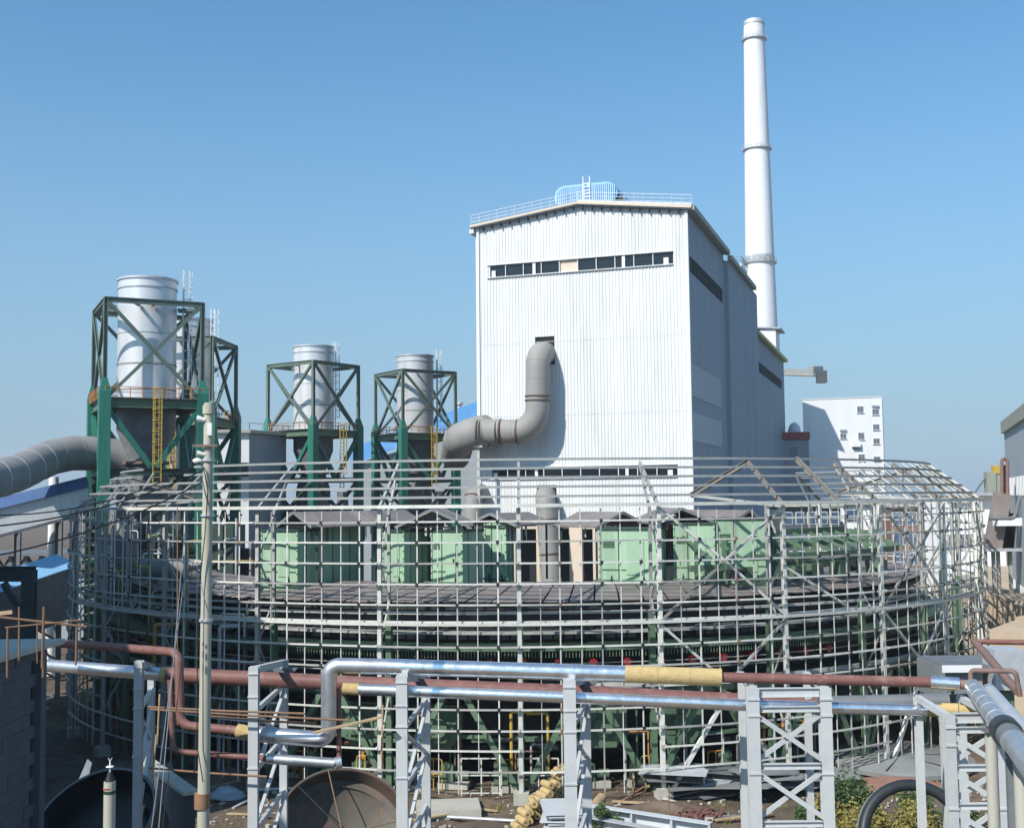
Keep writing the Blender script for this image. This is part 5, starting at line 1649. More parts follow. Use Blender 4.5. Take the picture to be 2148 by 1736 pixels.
def short_pole():
    Y = 22.0
    p = U(229, 1612, Y); b = V(U(229, 1736, Y).x, Y, 0)
    t = thing('insulator_post', b, 'shorter cream post topped by a pin insulator at the lower left', 'pole')
    part('shaft', MB().tube([b, V(b.x, Y, p.z - .22)], .105, 18), 'pole_concrete', t, True)
    part('cap', MB().tube([V(b.x, Y, p.z - .22), V(b.x, Y, p.z - .05)], [.09, .035], 16), 'machine_dark', t, True)
    part('pin', MB().tube([V(b.x, Y, p.z - .08), V(b.x, Y, p.z + .16)], .014, 8), 'porcelain', t)
    part('insulator_disc', MB().lathe([(.0, .02), (.06, .015), (.075, 0), (.0, -.015)], 16, (b.x, Y, p.z + .04)), 'porcelain', t, True)
    part('fork', MB().bar(V(b.x - .035, Y, p.z + .2), V(b.x, Y, p.z + .14), .014), 'galv', t)
    part('fork', MB().bar(V(b.x + .035, Y, p.z + .2), V(b.x, Y, p.z + .14), .014), 'galv', t)
    part('tape', MB().tube([V(b.x - .01, Y, p.z - .36), V(b.x - .01, Y, p.z - .33)], .109, 18), 'roof_red', t)
    part('tape', MB().tube([V(b.x, Y, p.z - .44), V(b.x, Y, p.z - .38)], .108, 18), 'dark_green', t)
short_pole()

# ------------------------------------------------------------------ block building at the lower left
def block_house():
    Y1 = 38.2
    x1 = UX(90, Y1); x0 = x1 - 8; Y0 = 29.0
    zt = UZ(60, 1372, 36)
    t = thing('block_house', V(x0 + 4, (Y0 + Y1) / 2, 0), 'shaded block-built house with a flat concrete roof at the lower left', 'building')
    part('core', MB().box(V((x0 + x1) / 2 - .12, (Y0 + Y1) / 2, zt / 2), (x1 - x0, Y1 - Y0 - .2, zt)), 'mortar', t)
    part('roof_slab', MB().ext([V(x0, Y0 - .5, zt), V(x1 + .2, Y0 - .5, zt), V(x1 + .55, Y1 - 1.2, zt), V(x1 + .6, Y1 + .5, zt), V(x0, Y1 + .5, zt)], V(0, 0, .16)), 'concrete', t)
    bh, bw = .40, .80
    rnd = random.Random(2)
    z = zt - bh; r = 0
    while z > zt - 6.0:
        y = Y1 - .36 - (0 if r % 2 == 0 else bw / 2)
        while y > Y0 + 3.6:
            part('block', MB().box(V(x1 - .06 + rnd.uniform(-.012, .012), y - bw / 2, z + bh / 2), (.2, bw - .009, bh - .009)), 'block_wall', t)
            y -= bw
        z -= bh; r += 1
    part('corner_pier', MB().box(V(x1 + .06, Y1 - .18, zt / 2), (.3, .42, zt)), 'block_wall', t)
block_house()

def scaffold_left():
    t = thing('scaffold', V(UX(60, 31), 31, 0), 'rusty tube scaffold standing on the roof edge at the left', 'scaffold')
    for (xa, ya, xb, yb, Y, r) in ((40, 1272, 40, 1385, 33, .028), (92, 1272, 88, 1400, 31, .032), (93, 1285, 90, 1420, 32, .028), (16, 1315, 15, 1420, 30, .028), (161, 1310, 159, 1395, 34, .03),
                                   (78, 1300, 78, 1390, 34, .022)):
        part('upright', MB().tube([U(xa, ya, Y), U(xb, yb, Y)], r, 8), 'rust_rod', t)
    for (xa, ya, xb, yb, Y, r) in ((-20, 1292, 182, 1314, 31.5, .035), (10, 1316, 172, 1300, 31.2, .022)):
        part('ledger', MB().tube([U(xa, ya, Y), U(xb, yb, Y + .6)], r, 8), 'rust_rod', t)
    part('toe_board', MB().bar(U(-20, 1288, 31.8), U(26, 1283, 31.8), .05, .1), 'bamboo', t)
scaffold_left()

def portal():
    Y = 78.0
    t = thing('portal_frame', V(UX(40, Y), Y, 0), 'shaded teal steel portal with a knee brace at the left edge', 'frame')
    a = U(62, 1195, Y)
    part('column', MB().hbeam(V(a.x, Y, 0), a, .8, .7, .08, up=(0, 1, 0)), 'portal_teal', t)
    part('beam', MB().hbeam(U(-60, 1203, Y), U(75, 1203, Y), .5, 1.0, .08), 'portal_teal', t)
    part('knee_brace', MB().bar(U(8, 1222, Y), U(62, 1310, Y), .4), 'portal_teal', t)
    b = U(-40, 1195, Y); part('column', MB().hbeam(V(b.x, Y, 0), b, .8, .7, .08, up=(0, 1, 0)), 'tower_green', t)
portal()

# ------------------------------------------------------------------ bamboo scaffold poles across the rack
def poles_rods():
    data = [((310, 1482), (640, 1496), 37.8, 'bamboo pole high behind the concrete pole'),
            ((315, 1487), (735, 1510), 38.2, 'long bamboo pole crossing the first rack bent'),
            ((312, 1610), (560, 1628), 38.0, 'low bamboo pole passing the concrete pole'),
            ((420, 1500), (660, 1517), 38.4, 'thin bamboo pole just above the red pipe')]
    for (a, b, Y, lab) in data:
        single('bamboo_pole', MB().tube([U(*a, Y), U((a[0] + b[0]) / 2, (a[1] + b[1]) / 2 + 1.5, Y), U(*b, Y)], .035, 8), 'rust_rod', lab, 'pole', 'bamboo poles lashed to the rack', smooth=True)
    for (a, b, Y, lab) in (((328, 1540), (320, 1635), 37.5, 'upright bamboo stick left of the concrete pole'), ((803, 1478), (800, 1595), 38.2, 'upright bamboo stick beside the red riser'), ((335, 1455), (330, 1560), 37.6, 'short upright bamboo stick beside the guy wires')):
        single('bamboo_stick', MB().tube([U(*a, Y), U(*b, Y)], .03, 8), 'bamboo', lab, 'pole', 'bamboo poles lashed to the rack', smooth=True)
    a, b = U(658, 1536, 37.2), U(800, 1503, 37.6)
    single('plank', MB().bar(a, b, .22, .05), 'plank', 'narrow wooden plank slanting across the silver riser', 'plank')
poles_rods()

# ------------------------------------------------------------------ tilted open tank in front
def tilted_tank():
    c = U(724, 1748, 52.0)
    c = V(c.x, 52.0, c.z)
    Rk, h = 3.0, 2.2
    t = thing('open_tank', V(c.x, c.y, 0), 'open rust-red tank end tilted towards the viewer at the bottom', 'tank', local=True)
    t.location = c
    t.rotation_euler = (R_(50), R_(10), R_(12))
    mb = MB(); mb.lathe([(Rk, -h), (Rk, 0), (Rk - .05, .02)], 56); part('outer_shell', mb, 'tank_rust', t, True)
    mb = MB(); mb.lathe([(Rk - .05, .02), (Rk - .12, -.75), (Rk - .45, -1.0), (Rk * .5, -1.75), (.01, -2.05)], 56); part('inner_shell', mb, 'tank_inside', t, True)
    mb = MB(); mb.lathe([(Rk - .42, -.86), (Rk - .34, -.84), (Rk - .1, -.74)], 56); part('stiffener_ring', mb, 'tank_inside', t, True)
    mb = MB(); mb.lathe([(Rk - .02, -.03), (Rk + .07, -.03), (Rk + .07, .05), (Rk - .02, .05)], 56); part('rim', mb, 'tank_inside', t, True)
    mb = MB(); mb.disc((0, 0, -h), Rk, 40, True); part('floor', mb, 'tank_rust', t)
    for (a0, r0, a1, r1) in ((110, 1.0, -75, 1.0), (140, 1.0, -40, .9), (200, 1.0, 20, 1.0)):
        pa = V(math.cos(R_(a0)) * Rk * r0, math.sin(R_(a0)) * Rk * r0, .08); pb = V(math.cos(R_(a1)) * Rk * r1, math.sin(R_(a1)) * Rk * r1, .08)
        part('stay_rod', MB().tube([pa, pb], .028, 8), 'rust_rod' if a0 != 140 else 'cable', t)
    # stack of timber that props it
    pr = thing('tank_prop', V(c.x, c.y + .8, 0), 'dark timber crib propping the tilted tank', 'prop')
    zt = c.z - 2.2
    k = 0; z = .15
    while z < zt:
        for s in (-1, 1):
            if k % 2 == 0: part('timber', MB().box(V(c.x + s * 1.1, c.y + .8, z), (.3, 2.8, .3)), 'plank', pr)
            else: part('timber', MB().box(V(c.x, c.y + .8 + s * 1.1, z), (2.8, .3, .3)), 'plank', pr)
        z += .31; k += 1
tilted_tank()

def dark_tank():
    t = thing('dark_tank', V(UX(190, 42), 42, 0), 'unlit dark drum lying in the shade at the lower left', 'tank', local=True)
    c = U(195, 1722, 42)
    t.location = c; t.rotation_euler = (R_(38), R_(-14), 0)
    Rk = 2.2
    mb = MB(); mb.lathe([(.01, -1.4), (Rk, -1.4), (Rk, 0), (Rk - .05, 0), (Rk - .1, -1.0), (.01, -1.1)], 40); part('shell', mb, 'dark_ring', t, True)
    mb = MB(); mb.lathe([(Rk, -.06), (Rk + .06, -.06), (Rk + .06, .03), (Rk - .04, .03)], 40); part('rim', mb, 'machine_grey', t, True)
    a, b = U(300, 1588, 52), U(410, 1668, 44)
    w = thing('low_wall', V(a.x, a.y, 0), 'low shaded concrete wall running diagonally at the lower left', 'wall')
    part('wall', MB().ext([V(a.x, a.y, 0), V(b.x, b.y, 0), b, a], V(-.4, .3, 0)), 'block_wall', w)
    part('coping', MB().bar(a + V(-.2, .15, .05), b + V(-.2, .15, .05), .6, .12), 'concrete', w)
    p = U(172, 1640, 50)
    single('leaning_sheet', MB().ext([U(158, 1650, 50), U(183, 1592, 52), U(192, 1600, 52), U(176, 1665, 50)], V(0, .08, 0)), 'frame_pale', 'pale sheet leaning up among the shaded scrap at lower left', 'sheet')
dark_tank()

# ------------------------------------------------------------------ insulation rolls, sheets and channels
def rolls():
    rnd = random.Random(4)
    labels = []
    # heap runs up and away to the right
    rows = []
    proto = None
    def roll(c, ang, i, tilt=0.0):
        nonlocal proto
        if proto is None:
            t = thing('insulation_roll', V(0, 0, 0), 'yellow mineral wool pipe shell in the heap beside the middle rack bent', 'insulation roll', 'yellow pipe shells heaped beside the middle rack bent', local=True)
            r, L, ri = .21, 1.1, .06
            n = 14
            mb = MB(); mb.lathe([(ri, -L / 2), (r * .96, -L / 2), (r, -L / 2 + .04), (r, L / 2 - .04), (r * .96, L / 2), (ri, L / 2), (ri, -L / 2)], n)
            mb.v = [(x, z, y) for x, y, z in mb.v]
            part('shell', mb, 'glass_wool', t, True)
            mb = MB(); mb.disc((0, 0, 0), ri * 1.1, 10, False); mb.v = [(x, y_ - 0, z) for x, y_, z in [(a, -L / 2 + .02, b) for a, b, _ in mb.v]]
            part('bore', mb, 'insul_core', t)
            proto = t; o = t
        else:
            o = copy_tree(proto)
        o.location = c; o.rotation_euler = (tilt, rnd.uniform(0, 6), ang)
    base0, base1 = UG(1085, 1738), UG(1205, 1655)
    i = 0
    for lay in range(5):
        n = 13 - lay
        for k in range(n):
            f = (k + lay * .5) / 12.5
            c = lerp(base0, base1, f) + V(rnd.uniform(-.08, .08), rnd.uniform(-.3, .3), .21 + lay * .35)
            if lay > 0 and k < lay * 1: continue
            if lay >= 3 and k < lay + 2: continue
            roll(c, R_(18 + rnd.uniform(-12, 12)), i, rnd.uniform(-.06, .06)); i += 1
rolls()

def sheets():
    a = UG(1150, 1742)
    t = thing('cladding_stack', a, 'stack of bright metal cladding sheets beside the yellow heap', 'sheet stack')
    rnd = random.Random(9)
    c0 = UG(1182, 1735)
    for i in range(9):
        part('sheet', MB().box(V(c0.x + rnd.uniform(-.15, .15), c0.y + rnd.uniform(-.2, .2), .1 + i * .13), (2.1, 3.4, .05), R_(rnd.uniform(-8, 8))), 'steel_white', t)
        part('batten', MB().box(V(c0.x + .4, c0.y, .1 + i * .13 + .06), (.1, 3.0, .06), .1), 'plank', t)
    a, b = UG(1238, 1712, .4), UG(1492, 1752, .4)
    ch = thing('steel_channel', a, 'long pale steel channel lying on the ground at the bottom', 'beam')
    part('channel', MB().channel(V(a.x, a.y, .55), V(b.x, b.y, .55), .5, 1.0, .06), 'steel_white', ch)
    for f in (.02, .35, .68, .98):
        p = lerp(a, b, f); part('stiffener', MB().bar(V(p.x, p.y, .1), V(p.x, p.y, 1.02), .1, .5), 'steel_white', ch)
    a, b = UG(1232, 1732, .4), UG(1460, 1775, .4)
    ch = thing('steel_channel', a, 'nearer grey steel channel in front of the long pale one', 'beam')
    part('channel', MB().channel(V(a.x, a.y, .5), V(b.x, b.y, .5), .5, .9, .06), 'galv', ch)
    p = UG(1404, 1720)
    single('rebar_stake', MB().tube([p, p + V(.02, 0, 1.9)], .03, 6), 'rust_rod', 'rusty stake standing before the steel channels', 'stake')
    # big log-like duct piece left lying
    a, b = U(1232, 1695, 66), U(1262, 1655, 68)
    single('cardboard_tube', MB().tube([V(a.x, a.y, .5), V(b.x, b.y, .9)], .3, 14), 'plank', 'tan tube lying right of the middle rack bent', 'tube', smooth=True)
sheets()

# ------------------------------------------------------------------ round plates, dark ring and plants at the lower right
def round_plate(px, py, Rk, z, label, mat='plate_grey', tilt=(0, 0, 0)):
    c = UG(px, py, z)
    t = thing('round_plate', c, label, 'plate', local=True)
    t.rotation_euler = tilt
    mb = MB(); mb.lathe([(.01, .12), (Rk - .1, .0), (Rk, -.08), (Rk, -.35)], 48); part('plate', mb, mat, t, True)
    for k in range(3):
        q = k * 1.05
        part('weld_seam', MB().bar(V(-Rk * .95 * math.cos(q), -Rk * .95 * math.sin(q), .07), V(Rk * .95 * math.cos(q), Rk * .95 * math.sin(q), .07), .05, .06), 'dark_ring', t)
    return t
round_plate(1890, 1585, 4.6, .7, 'large round grey lid lying behind the lower right frame', tilt=(R_(2), 0, 0))

def dark_arch():
    c = U(1925, 1735, 46)
    t = thing('tyre_ring', V(c.x, 46, 0), 'thick dark steel ring standing half hidden at the lower right', 'ring')
    Rk = 2.05
    pts = [V(c.x + Rk * math.cos(q), 46 + .9 * math.sin(q), c.z - .5 + Rk * .92 * math.sin(q)) for q in [math.pi * (-.25 + 1.5 * k / 28) for k in range(29)]]
    part('outer_ring', MB().tube(pts, .22, 14), 'dark_ring', t, True)
    pts2 = [p + V(0, .45, -.1) for p in pts]
    part('inner_lip', MB().tube(pts2, .15, 12), 'plate_grey', t, True)
    for s in (-.9, .9):
        part('stand', MB().bar(V(c.x + s, 46.2, 0), V(c.x + s, 46.2, c.z - .9), .3), 'dark_ring', t)
dark_arch()

def shrub(px, py, Y, w, h, n, label, mat='leaf', seed=1):
    p = U(px, py, Y); z0 = 0.0; h = UZ(px, py - 40, Y)
    rnd = random.Random(seed)
    t = thing('shrub', V(p.x, Y, 0), label, 'shrub', 'shrubs between the scrap')
    mb = MB()
    for i in range(5):
        q = rnd.uniform(0, 6.28); e = V(p.x + math.cos(q) * w * .3, Y + math.sin(q) * w * .3, z0 + h * .7)
        mb.tube([V(p.x + rnd.uniform(-.1, .1), Y, 0), lerp(V(p.x, Y, 0), e, .5) + V(.1, 0, .1), e], [.06, .04, .015], 5)
    part('stems', mb, 'stem', t, kind='stuff')
    mb = MB()
    cl = [(rnd.gauss(0, .4) * w / 2, rnd.gauss(0, .4) * w / 2, rnd.uniform(.25, .95) * h, rnd.uniform(.18, .34) * w) for _ in range(9)]
    for i in range(n):
        cx, cy, cz, cr = rnd.choice(cl)
        d = V(rnd.gauss(0, 1), rnd.gauss(0, 1), rnd.gauss(0, .8)).normalized() * (cr * rnd.uniform(.5, 1.05))
        c = V(p.x + cx, Y + cy, z0 + cz) + d
        if c.z < .05: continue
        a = V(rnd.uniform(-1, 1), rnd.uniform(-1, 1), rnd.uniform(-.5, .8)).normalized()
        b = a.cross(V(rnd.uniform(-1, 1), rnd.uniform(-1, 1), rnd.uniform(-1, 1))).normalized()
        s = rnd.uniform(.06, .14)
        mb.add([c - a * s, c + b * s * .45, c + a * s, c - b * s * .45], [(0, 1, 2, 3)])
    part('leaves', mb, mat, t, kind='stuff')
shrub(1785, 1688, 60, 3.6, 3.6, 5200, 'dark green shrub between the X-braced frame and the dark ring', 'leaf', 1)
shrub(1800, 1738, 58, 3.4, 1.8, 4600, 'yellowing shrub low beside the dark ring', 'leaf_dry', 2)
shrub(1905, 1738, 56, 3.0, 2.2, 3600, 'yellow dry bush seen through the dark ring', 'leaf_dry', 3)
shrub(1930, 1715, 60, 2.8, 3.2, 3000, 'green bush right behind the dark ring', 'leaf', 4)
shrub(1268, 1728, 64, 1.4, 1.2, 1500, 'small weed clump right of the middle rack bent', 'leaf', 5)
shrub(1700, 1735, 60, 2.2, 2.6, 2600, 'bush inside the lower part of the broad frame', 'leaf', 6)
shrub(2030, 1725, 56, 2.6, 2.6, 2600, 'bush behind the lattice at the lower right corner', 'leaf', 7)

# loose rubble and scrap on the yard
def rubble():
    rnd = random.Random(21)
    mb = MB()
    for i in range(1500):
        x = rnd.uniform(-26, 34); y = rnd.uniform(58, 74)
        if (x - CX) ** 2 + (y - CY) ** 2 < 38.5 ** 2 and rnd.random() < .5: continue
        s = abs(rnd.gauss(0, .07)) + .03
        mb.box(V(x, y, s * .4), (s * rnd.uniform(.8, 2), s * rnd.uniform(.8, 1.6), s), rnd.uniform(0, 3))
    single('rubble', mb, 'concrete', 'loose stones and broken concrete strewn over the yard', 'rubble', kind='stuff')
    mats = ['plank', 'galv', 'rust_rod', 'frame_pale', 'plate_grey', 'red_primer']
    spots = [(1010, 1702, 'pale plank lying left of the yellow heap'), (930, 1690, 'thin metal strip behind the concrete plinth'), (1330, 1672, 'rusty bar in front of the frame right of the middle bent'),
             (1425, 1690, 'pale bar on the lit ground near the rusty stake'), (1520, 1716, 'grey strip on the ground left of the broad X-braced frame'), (1880, 1640, 'red-brown bar between the big lid and the dark ring'),
             (470, 1652, 'short plank in the shade right of the concrete pole'), (505, 1692, 'dull metal bar lying beyond the pale tarpaulin'), (1960, 1640, 'bar lying before the lower right lattice')]
    for i, (px, py, lab) in enumerate(spots):
        p = UG(px, py); L = rnd.uniform(1.2, 2.6); q = rnd.uniform(0, 3.1)
        single('scrap_bar', MB().bar(p + V(-math.cos(q) * L / 2, -math.sin(q) * L / 2, .12), p + V(math.cos(q) * L / 2, math.sin(q) * L / 2, rnd.uniform(.12, .4)), rnd.uniform(.08, .25), .08), mats[i % 6], lab, 'scrap', 'scrap pieces strewn on the yard')
    # white tarpaulin lump and a concrete slab
    p = UG(475, 1672)
    mb = MB(); vs = []; n = 12
    for j in range(7):
        for k in range(n):
            q = 2 * math.pi * k / n; r = 1.2 * (1 - j / 6) ** .6 * rnd.uniform(.85, 1.15)
            vs.append((p.x + r * math.cos(q), p.y + r * .7 * math.sin(q), .05 + .7 * j / 6 + rnd.uniform(-.06, .06)))
    mb.add(vs, [(j * n + k, j * n + (k + 1) % n, (j + 1) * n + (k + 1) % n, (j + 1) * n + k) for j in range(6) for k in range(n)])
    single('tarpaulin', mb, 'tarp', 'crumpled pale tarpaulin lying in the shade right of the pole', 'tarpaulin', smooth=True)
    p = UG(940, 1705)
    single('concrete_slab', MB().box(V(p.x, p.y, .25), (3.6, 2.6, .5), .1), 'concrete', 'concrete plinth on the ground left of the yellow heap', 'slab')
    # white barrier frames at the foot of the round frame
    for i, (px, lab) in enumerate(((1010, 'white tube barrier at the foot of the frame left of the yellow heap'), (1130, 'white tube barrier behind the yellow heap'))):
        a = UG(px - 42, 1668); b = UG(px + 42, 1668)
        t = thing('barrier', a, lab, 'barrier', 'white barriers at the frame foot')
        for q in (a, b, (a + b) / 2): part('post', MB().bar(q, q + V(0, 0, 2.2), .08), 'frame_pale', t)
        for z in (.15, 1.2, 2.2): part('rail', MB().bar(a + V(0, 0, z), b + V(0, 0, z), .07), 'frame_pale', t)
rubble()

# grey machinery inside the frame on the left
def left_machinery():
    a, b = U(300, 1193, 92), U(425, 1195, 92)
    t = thing('surge_drum', V(a.x, 92, 0), 'pale grey horizontal drum inside the left of the round frame', 'tank')
    part('shell', MB().tube([a - V(.3, 0, 0), a, b, b + V(.35, 0, 0)], [.2, .85, .85, .2], 24), 'plate_grey', t, True)
    for f in (.2, .8):
        p = lerp(a, b, f); part('leg', MB().bar(V(p.x, 92, 0), V(p.x, 92, p.z - .6), .4), 'machine_grey', t)
    rnd = random.Random(8)
    for i, (px, top, lab) in enumerate(((225, 1120, 'tall grey cabinet inside the frame near its left end'), (262, 1100, 'slim pale casing inside the left end of the frame'), (345, 1130, 'dark boxy casing under the leftmost tower'), (470, 1100, 'green-grey machine casing right of the concrete pole'), (505, 1150, 'small dark casing next to the casing right of the pole'))):
        Y = 104 + i
        p = U(px, top, Y)
        m = thing('machine_casing', V(p.x, Y, 0), lab, 'machine', 'casings inside the left of the frame')
        w = rnd.uniform(1.6, 3.0)
        part('body', MB().box(V(p.x, Y, p.z / 2), (w, 2.4, p.z), rnd.uniform(-.4, .4)), ['machine_grey', 'plate_grey', 'machine_dark', 'dark_green', 'machine_dark'][i], m)
        for k in range(3):
            part('pipe', MB().tube([V(p.x - w / 2 + k * w / 2, Y - 1.7, 0), V(p.x - w / 2 + k * w / 2, Y - 1.7, p.z + .6)], .1, 8), ['yellow', 'frame_pale', 'galv'][k], m)
        part('hand_rail', MB().bar(V(p.x - w, Y - 1.6, p.z * .8), V(p.x + w, Y - 1.6, p.z * .8), .08), 'yellow', m)
left_machinery()

# heaps of earth and covered material on the yard
def mound(name, px, py, w, d, h, mat, label, cat, seed, rz=0.0, sharp=1.0):
    p = UG(px, py)
    rnd = random.Random(seed)
    n = 26; mb = MB(); vs = []
    ph = [rnd.uniform(0, 6.28) for _ in range(6)]
    for j in range(n + 1):
        for i in range(n + 1):
            u = i / n * 2 - 1; v = j / n * 2 - 1
            r2 = math.sqrt(u * u + v * v)
            f = max(0.0, 1 - r2) ** sharp
            bump = .5 + .5 * math.sin(u * 5 + ph[0] + 2 * math.sin(v * 3 + ph[1])) * math.sin(v * 6 + ph[2])
            z = h * f * (.7 + .5 * bump) + rnd.uniform(-.04, .05) * (f > 0) - .12
            x = u * w / 2; y = v * d / 2
            vs.append((p.x + x * math.cos(rz) - y * math.sin(rz), p.y + x * math.sin(rz) + y * math.cos(rz), z))
    mb.add(vs, [(j * (n + 1) + i, j * (n + 1) + i + 1, (j + 1) * (n + 1) + i + 1, (j + 1) * (n + 1) + i) for j in range(n) for i in range(n)])
    single(name, mb, mat, label, cat, smooth=True)
def sheet_heap(px, py, n, label, seed, spread=3.2):
    rnd = random.Random(seed); p = UG(px, py)
    t = thing('sheet_heap', p, label, 'sheet heap')
    for i in range(n):
        c = p + V(rnd.uniform(-spread, spread), rnd.uniform(-1.2, 1.2), .12 + i * .11)
        q = rnd.uniform(-.5, .5); e = V(math.cos(q), math.sin(q), rnd.uniform(-.08, .12)); o = V(-math.sin(q), math.cos(q), rnd.uniform(-.1, .15))
        L, W = rnd.uniform(1.2, 2.4), rnd.uniform(.6, 1.1)
        k = [rnd.uniform(.75, 1.1) for _ in range(5)]
        part('sheet', MB().ext([c - e * L * k[0] - o * W, c + e * L * k[1] - o * W * k[2], c + e * L * 1.1 + o * W * .2, c + e * L * k[3] + o * W, c - e * L + o * W * k[4]], V(0, 0, .06)), rnd.choice(['plate_grey', 'machine_grey', 'galv', 'plate_grey']), t)
sheet_heap(1515, 1672, 15, 'heap of bent grey sheets left of the broad X-braced frame', 3)
sheet_heap(1655, 1650, 11, 'bent grey sheets lying inside the broad X-braced frame', 13, 2.4)
mound('earth_heap', 1400, 1700, 8, 3.5, .7, 'soil', 'low earth heap behind the rusty stake', 'heap', 4, -.2)
mound('earth_heap', 1860, 1650, 9, 4, .9, 'red_earth', 'reddish earth heap between the big lid and the shrubs', 'heap', 5, .1)
mound('earth_heap', 990, 1690, 7, 3, .5, 'soil', 'small earth heap left of the yellow pipe shells', 'heap', 6, .3)
mound('earth_heap', 470, 1640, 9, 5, 1.0, 'soil', 'shaded earth heap behind the concrete pole', 'heap', 7, .3)
mound('earth_heap', 250, 1640, 10, 6, 1.3, 'soil', 'dark earth heap at the shaded foot of the frame', 'heap', 8, .3)

def yard_clutter():
    rnd = random.Random(31)
    items = [(1330, 1690, 'plank'), (1450, 1662, 'pipe'), (1300, 1712, 'pipe'), (1890, 1668, 'plank'), (1010, 1725, 'pipe'), (900, 1722, 'plank'), (1560, 1720, 'plank'), (620, 1660, 'pipe'), (520, 1715, 'plank')]
    names = {'plank': ('timber_plank', 'plank'), 'pipe': ('loose_pipe', 'galv')}
    where = ['before the round frame right of the middle bent', 'behind the earth heap by the stake', 'in front of the weeds by the middle bent', 'near the reddish earth heap', 'just left of the yellow pipe shells', 'between the tilted tank and the plinth', 'left foot of the broad X-braced frame', 'behind the tilted tank', 'right of the concrete pole near the bottom edge']
    for i, (px, py, kd) in enumerate(items):
        p = UG(px, py); q = rnd.uniform(-.5, .9); L = rnd.uniform(2.5, 4.5)
        d = V(math.cos(q), math.sin(q), 0) * L / 2
        nm, m = names[kd]
        if kd == 'plank': mb = MB().bar(p - d + V(0, 0, .15), p + d + V(0, 0, .3), .28, .07)
        else: mb = MB().tube([p - d + V(0, 0, .2), p + d + V(0, 0, .25)], .09, 10)
        single(nm, mb, m, ('weathered timber plank ' if kd == 'plank' else 'dull loose steel pipe ') + where[i], kd, 'loose planks and pipes on the yard')
    # cable drum and bricks
    p = UG(1340, 1660)
    t = thing('cable_drum', p, 'wooden cable drum lying at the foot of the frame', 'drum')
    for s in (-.35, .35):
        part('flange', MB().tube([p + V(s, 0, .55), p + V(s + .07, 0, .55)], .55, 20), 'plank', t, True)
    part('core', MB().tube([p + V(-.35, 0, .55), p + V(.35, 0, .55)], .3, 16), 'cable', t, True)
    mb = MB()
    for i in range(160):
        c = UG(1460 + rnd.gauss(0, 22), 1712 + rnd.gauss(0, 6))
        mb.box(c + V(0, 0, rnd.uniform(.05, .3)), (.24, .12, .06), rnd.uniform(0, 3))
    single('brick_pile', mb, 'red_primer', 'loose pile of broken bricks by the rusty stake', 'bricks', kind='stuff')
yard_clutter()

def pipe_banks():
    rnd = random.Random(17)
    labs = ['bank of upright pipes just inside the left end of the frame', 'upright pipe bank second from the left end inside the frame', 'pipe bank behind the third column from the left', 'pipe bank in front of the pale grey drum', 'pipe bank left of the concrete pole inside the frame', 'pipe bank right of the concrete pole inside the frame']
    for i in range(6):
        a = -82 + i * 9.5
        c = P(rnd.uniform(35.0, 36.3), a, 0)
        t = thing('pipe_bank', c, labs[i], 'pipes', 'pipe banks inside the shaded left of the frame')
        for k in range(8):
            q = c + V(rnd.uniform(-2.2, 2.2), rnd.uniform(-.8, .8), 0)
            zt = rnd.uniform(7, 15.5)
            part('pipe', MB().tube(route([q, q + V(0, 0, zt), q + V(rnd.choice([-1, 1]) * rnd.uniform(.6, 1.8), .4, zt)], .2), rnd.choice([.05, .08, .14]), 8), rnd.choice(['frame_pale', 'machine_grey', 'beam_green', 'galv', 'yellow', 'dark_green']), t)
        for z in (4.0, 8.2, 12.0):
            part('cross_rail', MB().bar(c + V(-2.5, 0, z), c + V(2.5, .3, z + .1), .12), rnd.choice(['dark_green', 'machine_grey']), t)
        part('brace', MB().bar(c + V(-2.4, 0, 4), c + V(2.4, .3, 12), .14), 'dark_green', t)
        part('cabinet', MB().box(c + V(rnd.uniform(-1, 1), 1.2, rnd.uniform(4, 8)), (2.2, 1.0, 3.0), R_(a)), rnd.choice(['machine_dark', 'machine_grey']), t)
pipe_banks()

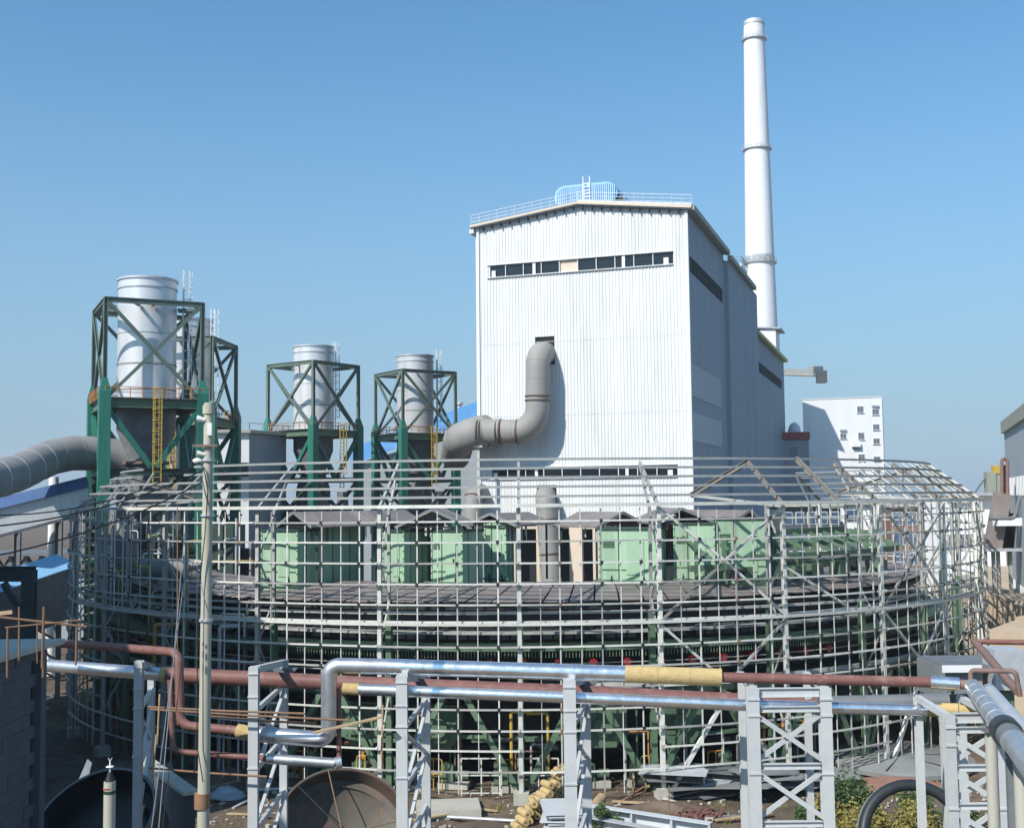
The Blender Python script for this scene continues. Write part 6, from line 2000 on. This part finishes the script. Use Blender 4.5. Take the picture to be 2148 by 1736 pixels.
def drive_stations():
    rnd = random.Random(41)
    where = ['behind the rack bent right of the pole', 'below the silver riser', 'behind the tilted tank', 'left of the rack bent behind the tank', 'behind the concrete plinth', 'behind a white barrier', 'above the yellow pipe shells',
             'right of the middle rack bent', 'behind the weeds by the middle bent', 'left of the braced column foot', 'behind the heap of bent sheets', 'inside the view of the broad X-braced frame', 'right of the broad X-braced frame']
    for i in range(13):
        a = -26 + i * 4.6 + rnd.uniform(-.6, .6)
        c = P(rnd.uniform(35.2, 36.4), a, 0)
        q = R_(a)
        e = V(math.cos(q), math.sin(q), 0); o = V(math.sin(q), -math.cos(q), 0)
        t = thing('drive_station', c, 'green pump set with pipes under the furnace ' + where[i], 'machine', 'pump sets under the furnace')
        h = rnd.uniform(.9, 1.7)
        part('base_frame', MB().box(c + V(0, 0, .2), (2.0, 1.0, .4), q), 'concrete', t)
        part('casing', MB().box(c - e * .4 + V(0, 0, .4 + h / 2), (rnd.uniform(.6, 1.0), .8, h), q), rnd.choice(['beam_green', 'beam_green', 'dark_green']), t)
        part('motor', MB().tube([c + e * .15 + V(0, 0, .8), c + e * .95 + V(0, 0, .8)], .28, 12), rnd.choice(['beam_green', 'machine_grey', 'orange']), t, True)
        wheel = part('handwheel', MB().tube([c - e * .4 + o * .45 + V(0, 0, .4 + h), c - e * .4 + o * .5 + V(0, 0, .4 + h)], .26, 14), 'beam_green', t, True)
        part('spindle', MB().bar(c - e * .4 + o * .2 + V(0, 0, .4 + h), c - e * .4 + o * .47 + V(0, 0, .4 + h), .06), 'machine_dark', wheel)
        for k in range(3):
            p = c + e * rnd.uniform(-1.1, 1.1) + o * rnd.uniform(-.3, .3)
            zt = rnd.uniform(2.2, 5.2)
            part('pipe', MB().tube(route([p + V(0, 0, .3), p + V(0, 0, zt), p + e * rnd.choice([-1.3, 1.3]) + V(0, 0, zt)], .15), rnd.choice([.05, .07, .1]), 8), rnd.choice(['orange', 'beam_green', 'frame_grey', 'brown_primer', 'yellow']), t, True)
        part('cross_member', MB().bar(c - e * 2.2 + V(0, 0, 3.1 + rnd.uniform(-.3, .3)), c + e * 2.2 + V(0, 0, 3.1), .16, .22), 'beam_green', t)
drive_stations()

def weeds():
    rnd = random.Random(51); mb = MB()
    cl = [(rnd.uniform(-20, 32), rnd.uniform(60, 72)) for _ in range(110)]
    for (x, y) in cl:
        if (x - CX) ** 2 + (y - CY) ** 2 < 39.0 ** 2: continue
        s0 = rnd.uniform(.15, .5)
        for k in range(34):
            px_, py_ = x + rnd.gauss(0, s0), y + rnd.gauss(0, s0)
            q = rnd.uniform(0, 6.28); h = rnd.uniform(.1, .38); w = rnd.uniform(.015, .035)
            e = V(math.cos(q), math.sin(q), 0)
            mb.add([V(px_, py_, -.05) - e * w, V(px_, py_, -.05) + e * w, V(px_ + rnd.gauss(0, .1), py_ + rnd.gauss(0, .1), h)], [(0, 1, 2)])
    single('weeds', mb, 'leaf_dry', 'dry weeds and grass tufts scattered over the yard', 'weeds', kind='stuff')
weeds()
# ================================================================== thin winter haze round the whole plant
def haze():
    m = bpy.data.materials.new('haze_air'); m.use_nodes = True
    N, L = m.node_tree.nodes, m.node_tree.links
    for n in list(N): N.remove(n)
    out = N.new('ShaderNodeOutputMaterial'); pv = N.new('ShaderNodeVolumePrincipled')
    pv.inputs['Color'].default_value = (0.80, 0.88, 1.0, 1)
    pv.inputs['Density'].default_value = 0.00018
    pv.inputs['Anisotropy'].default_value = 0.0
    L.new(pv.outputs[0], out.inputs['Volume'])
    M['haze_air'] = m
    mb = MB(); mb.box(V(0, 1450, 76), (6400, 3300, 154.0))
    o = single('haze', mb, 'haze_air', 'thin even haze over the whole plant', 'haze', kind='stuff')
haze()
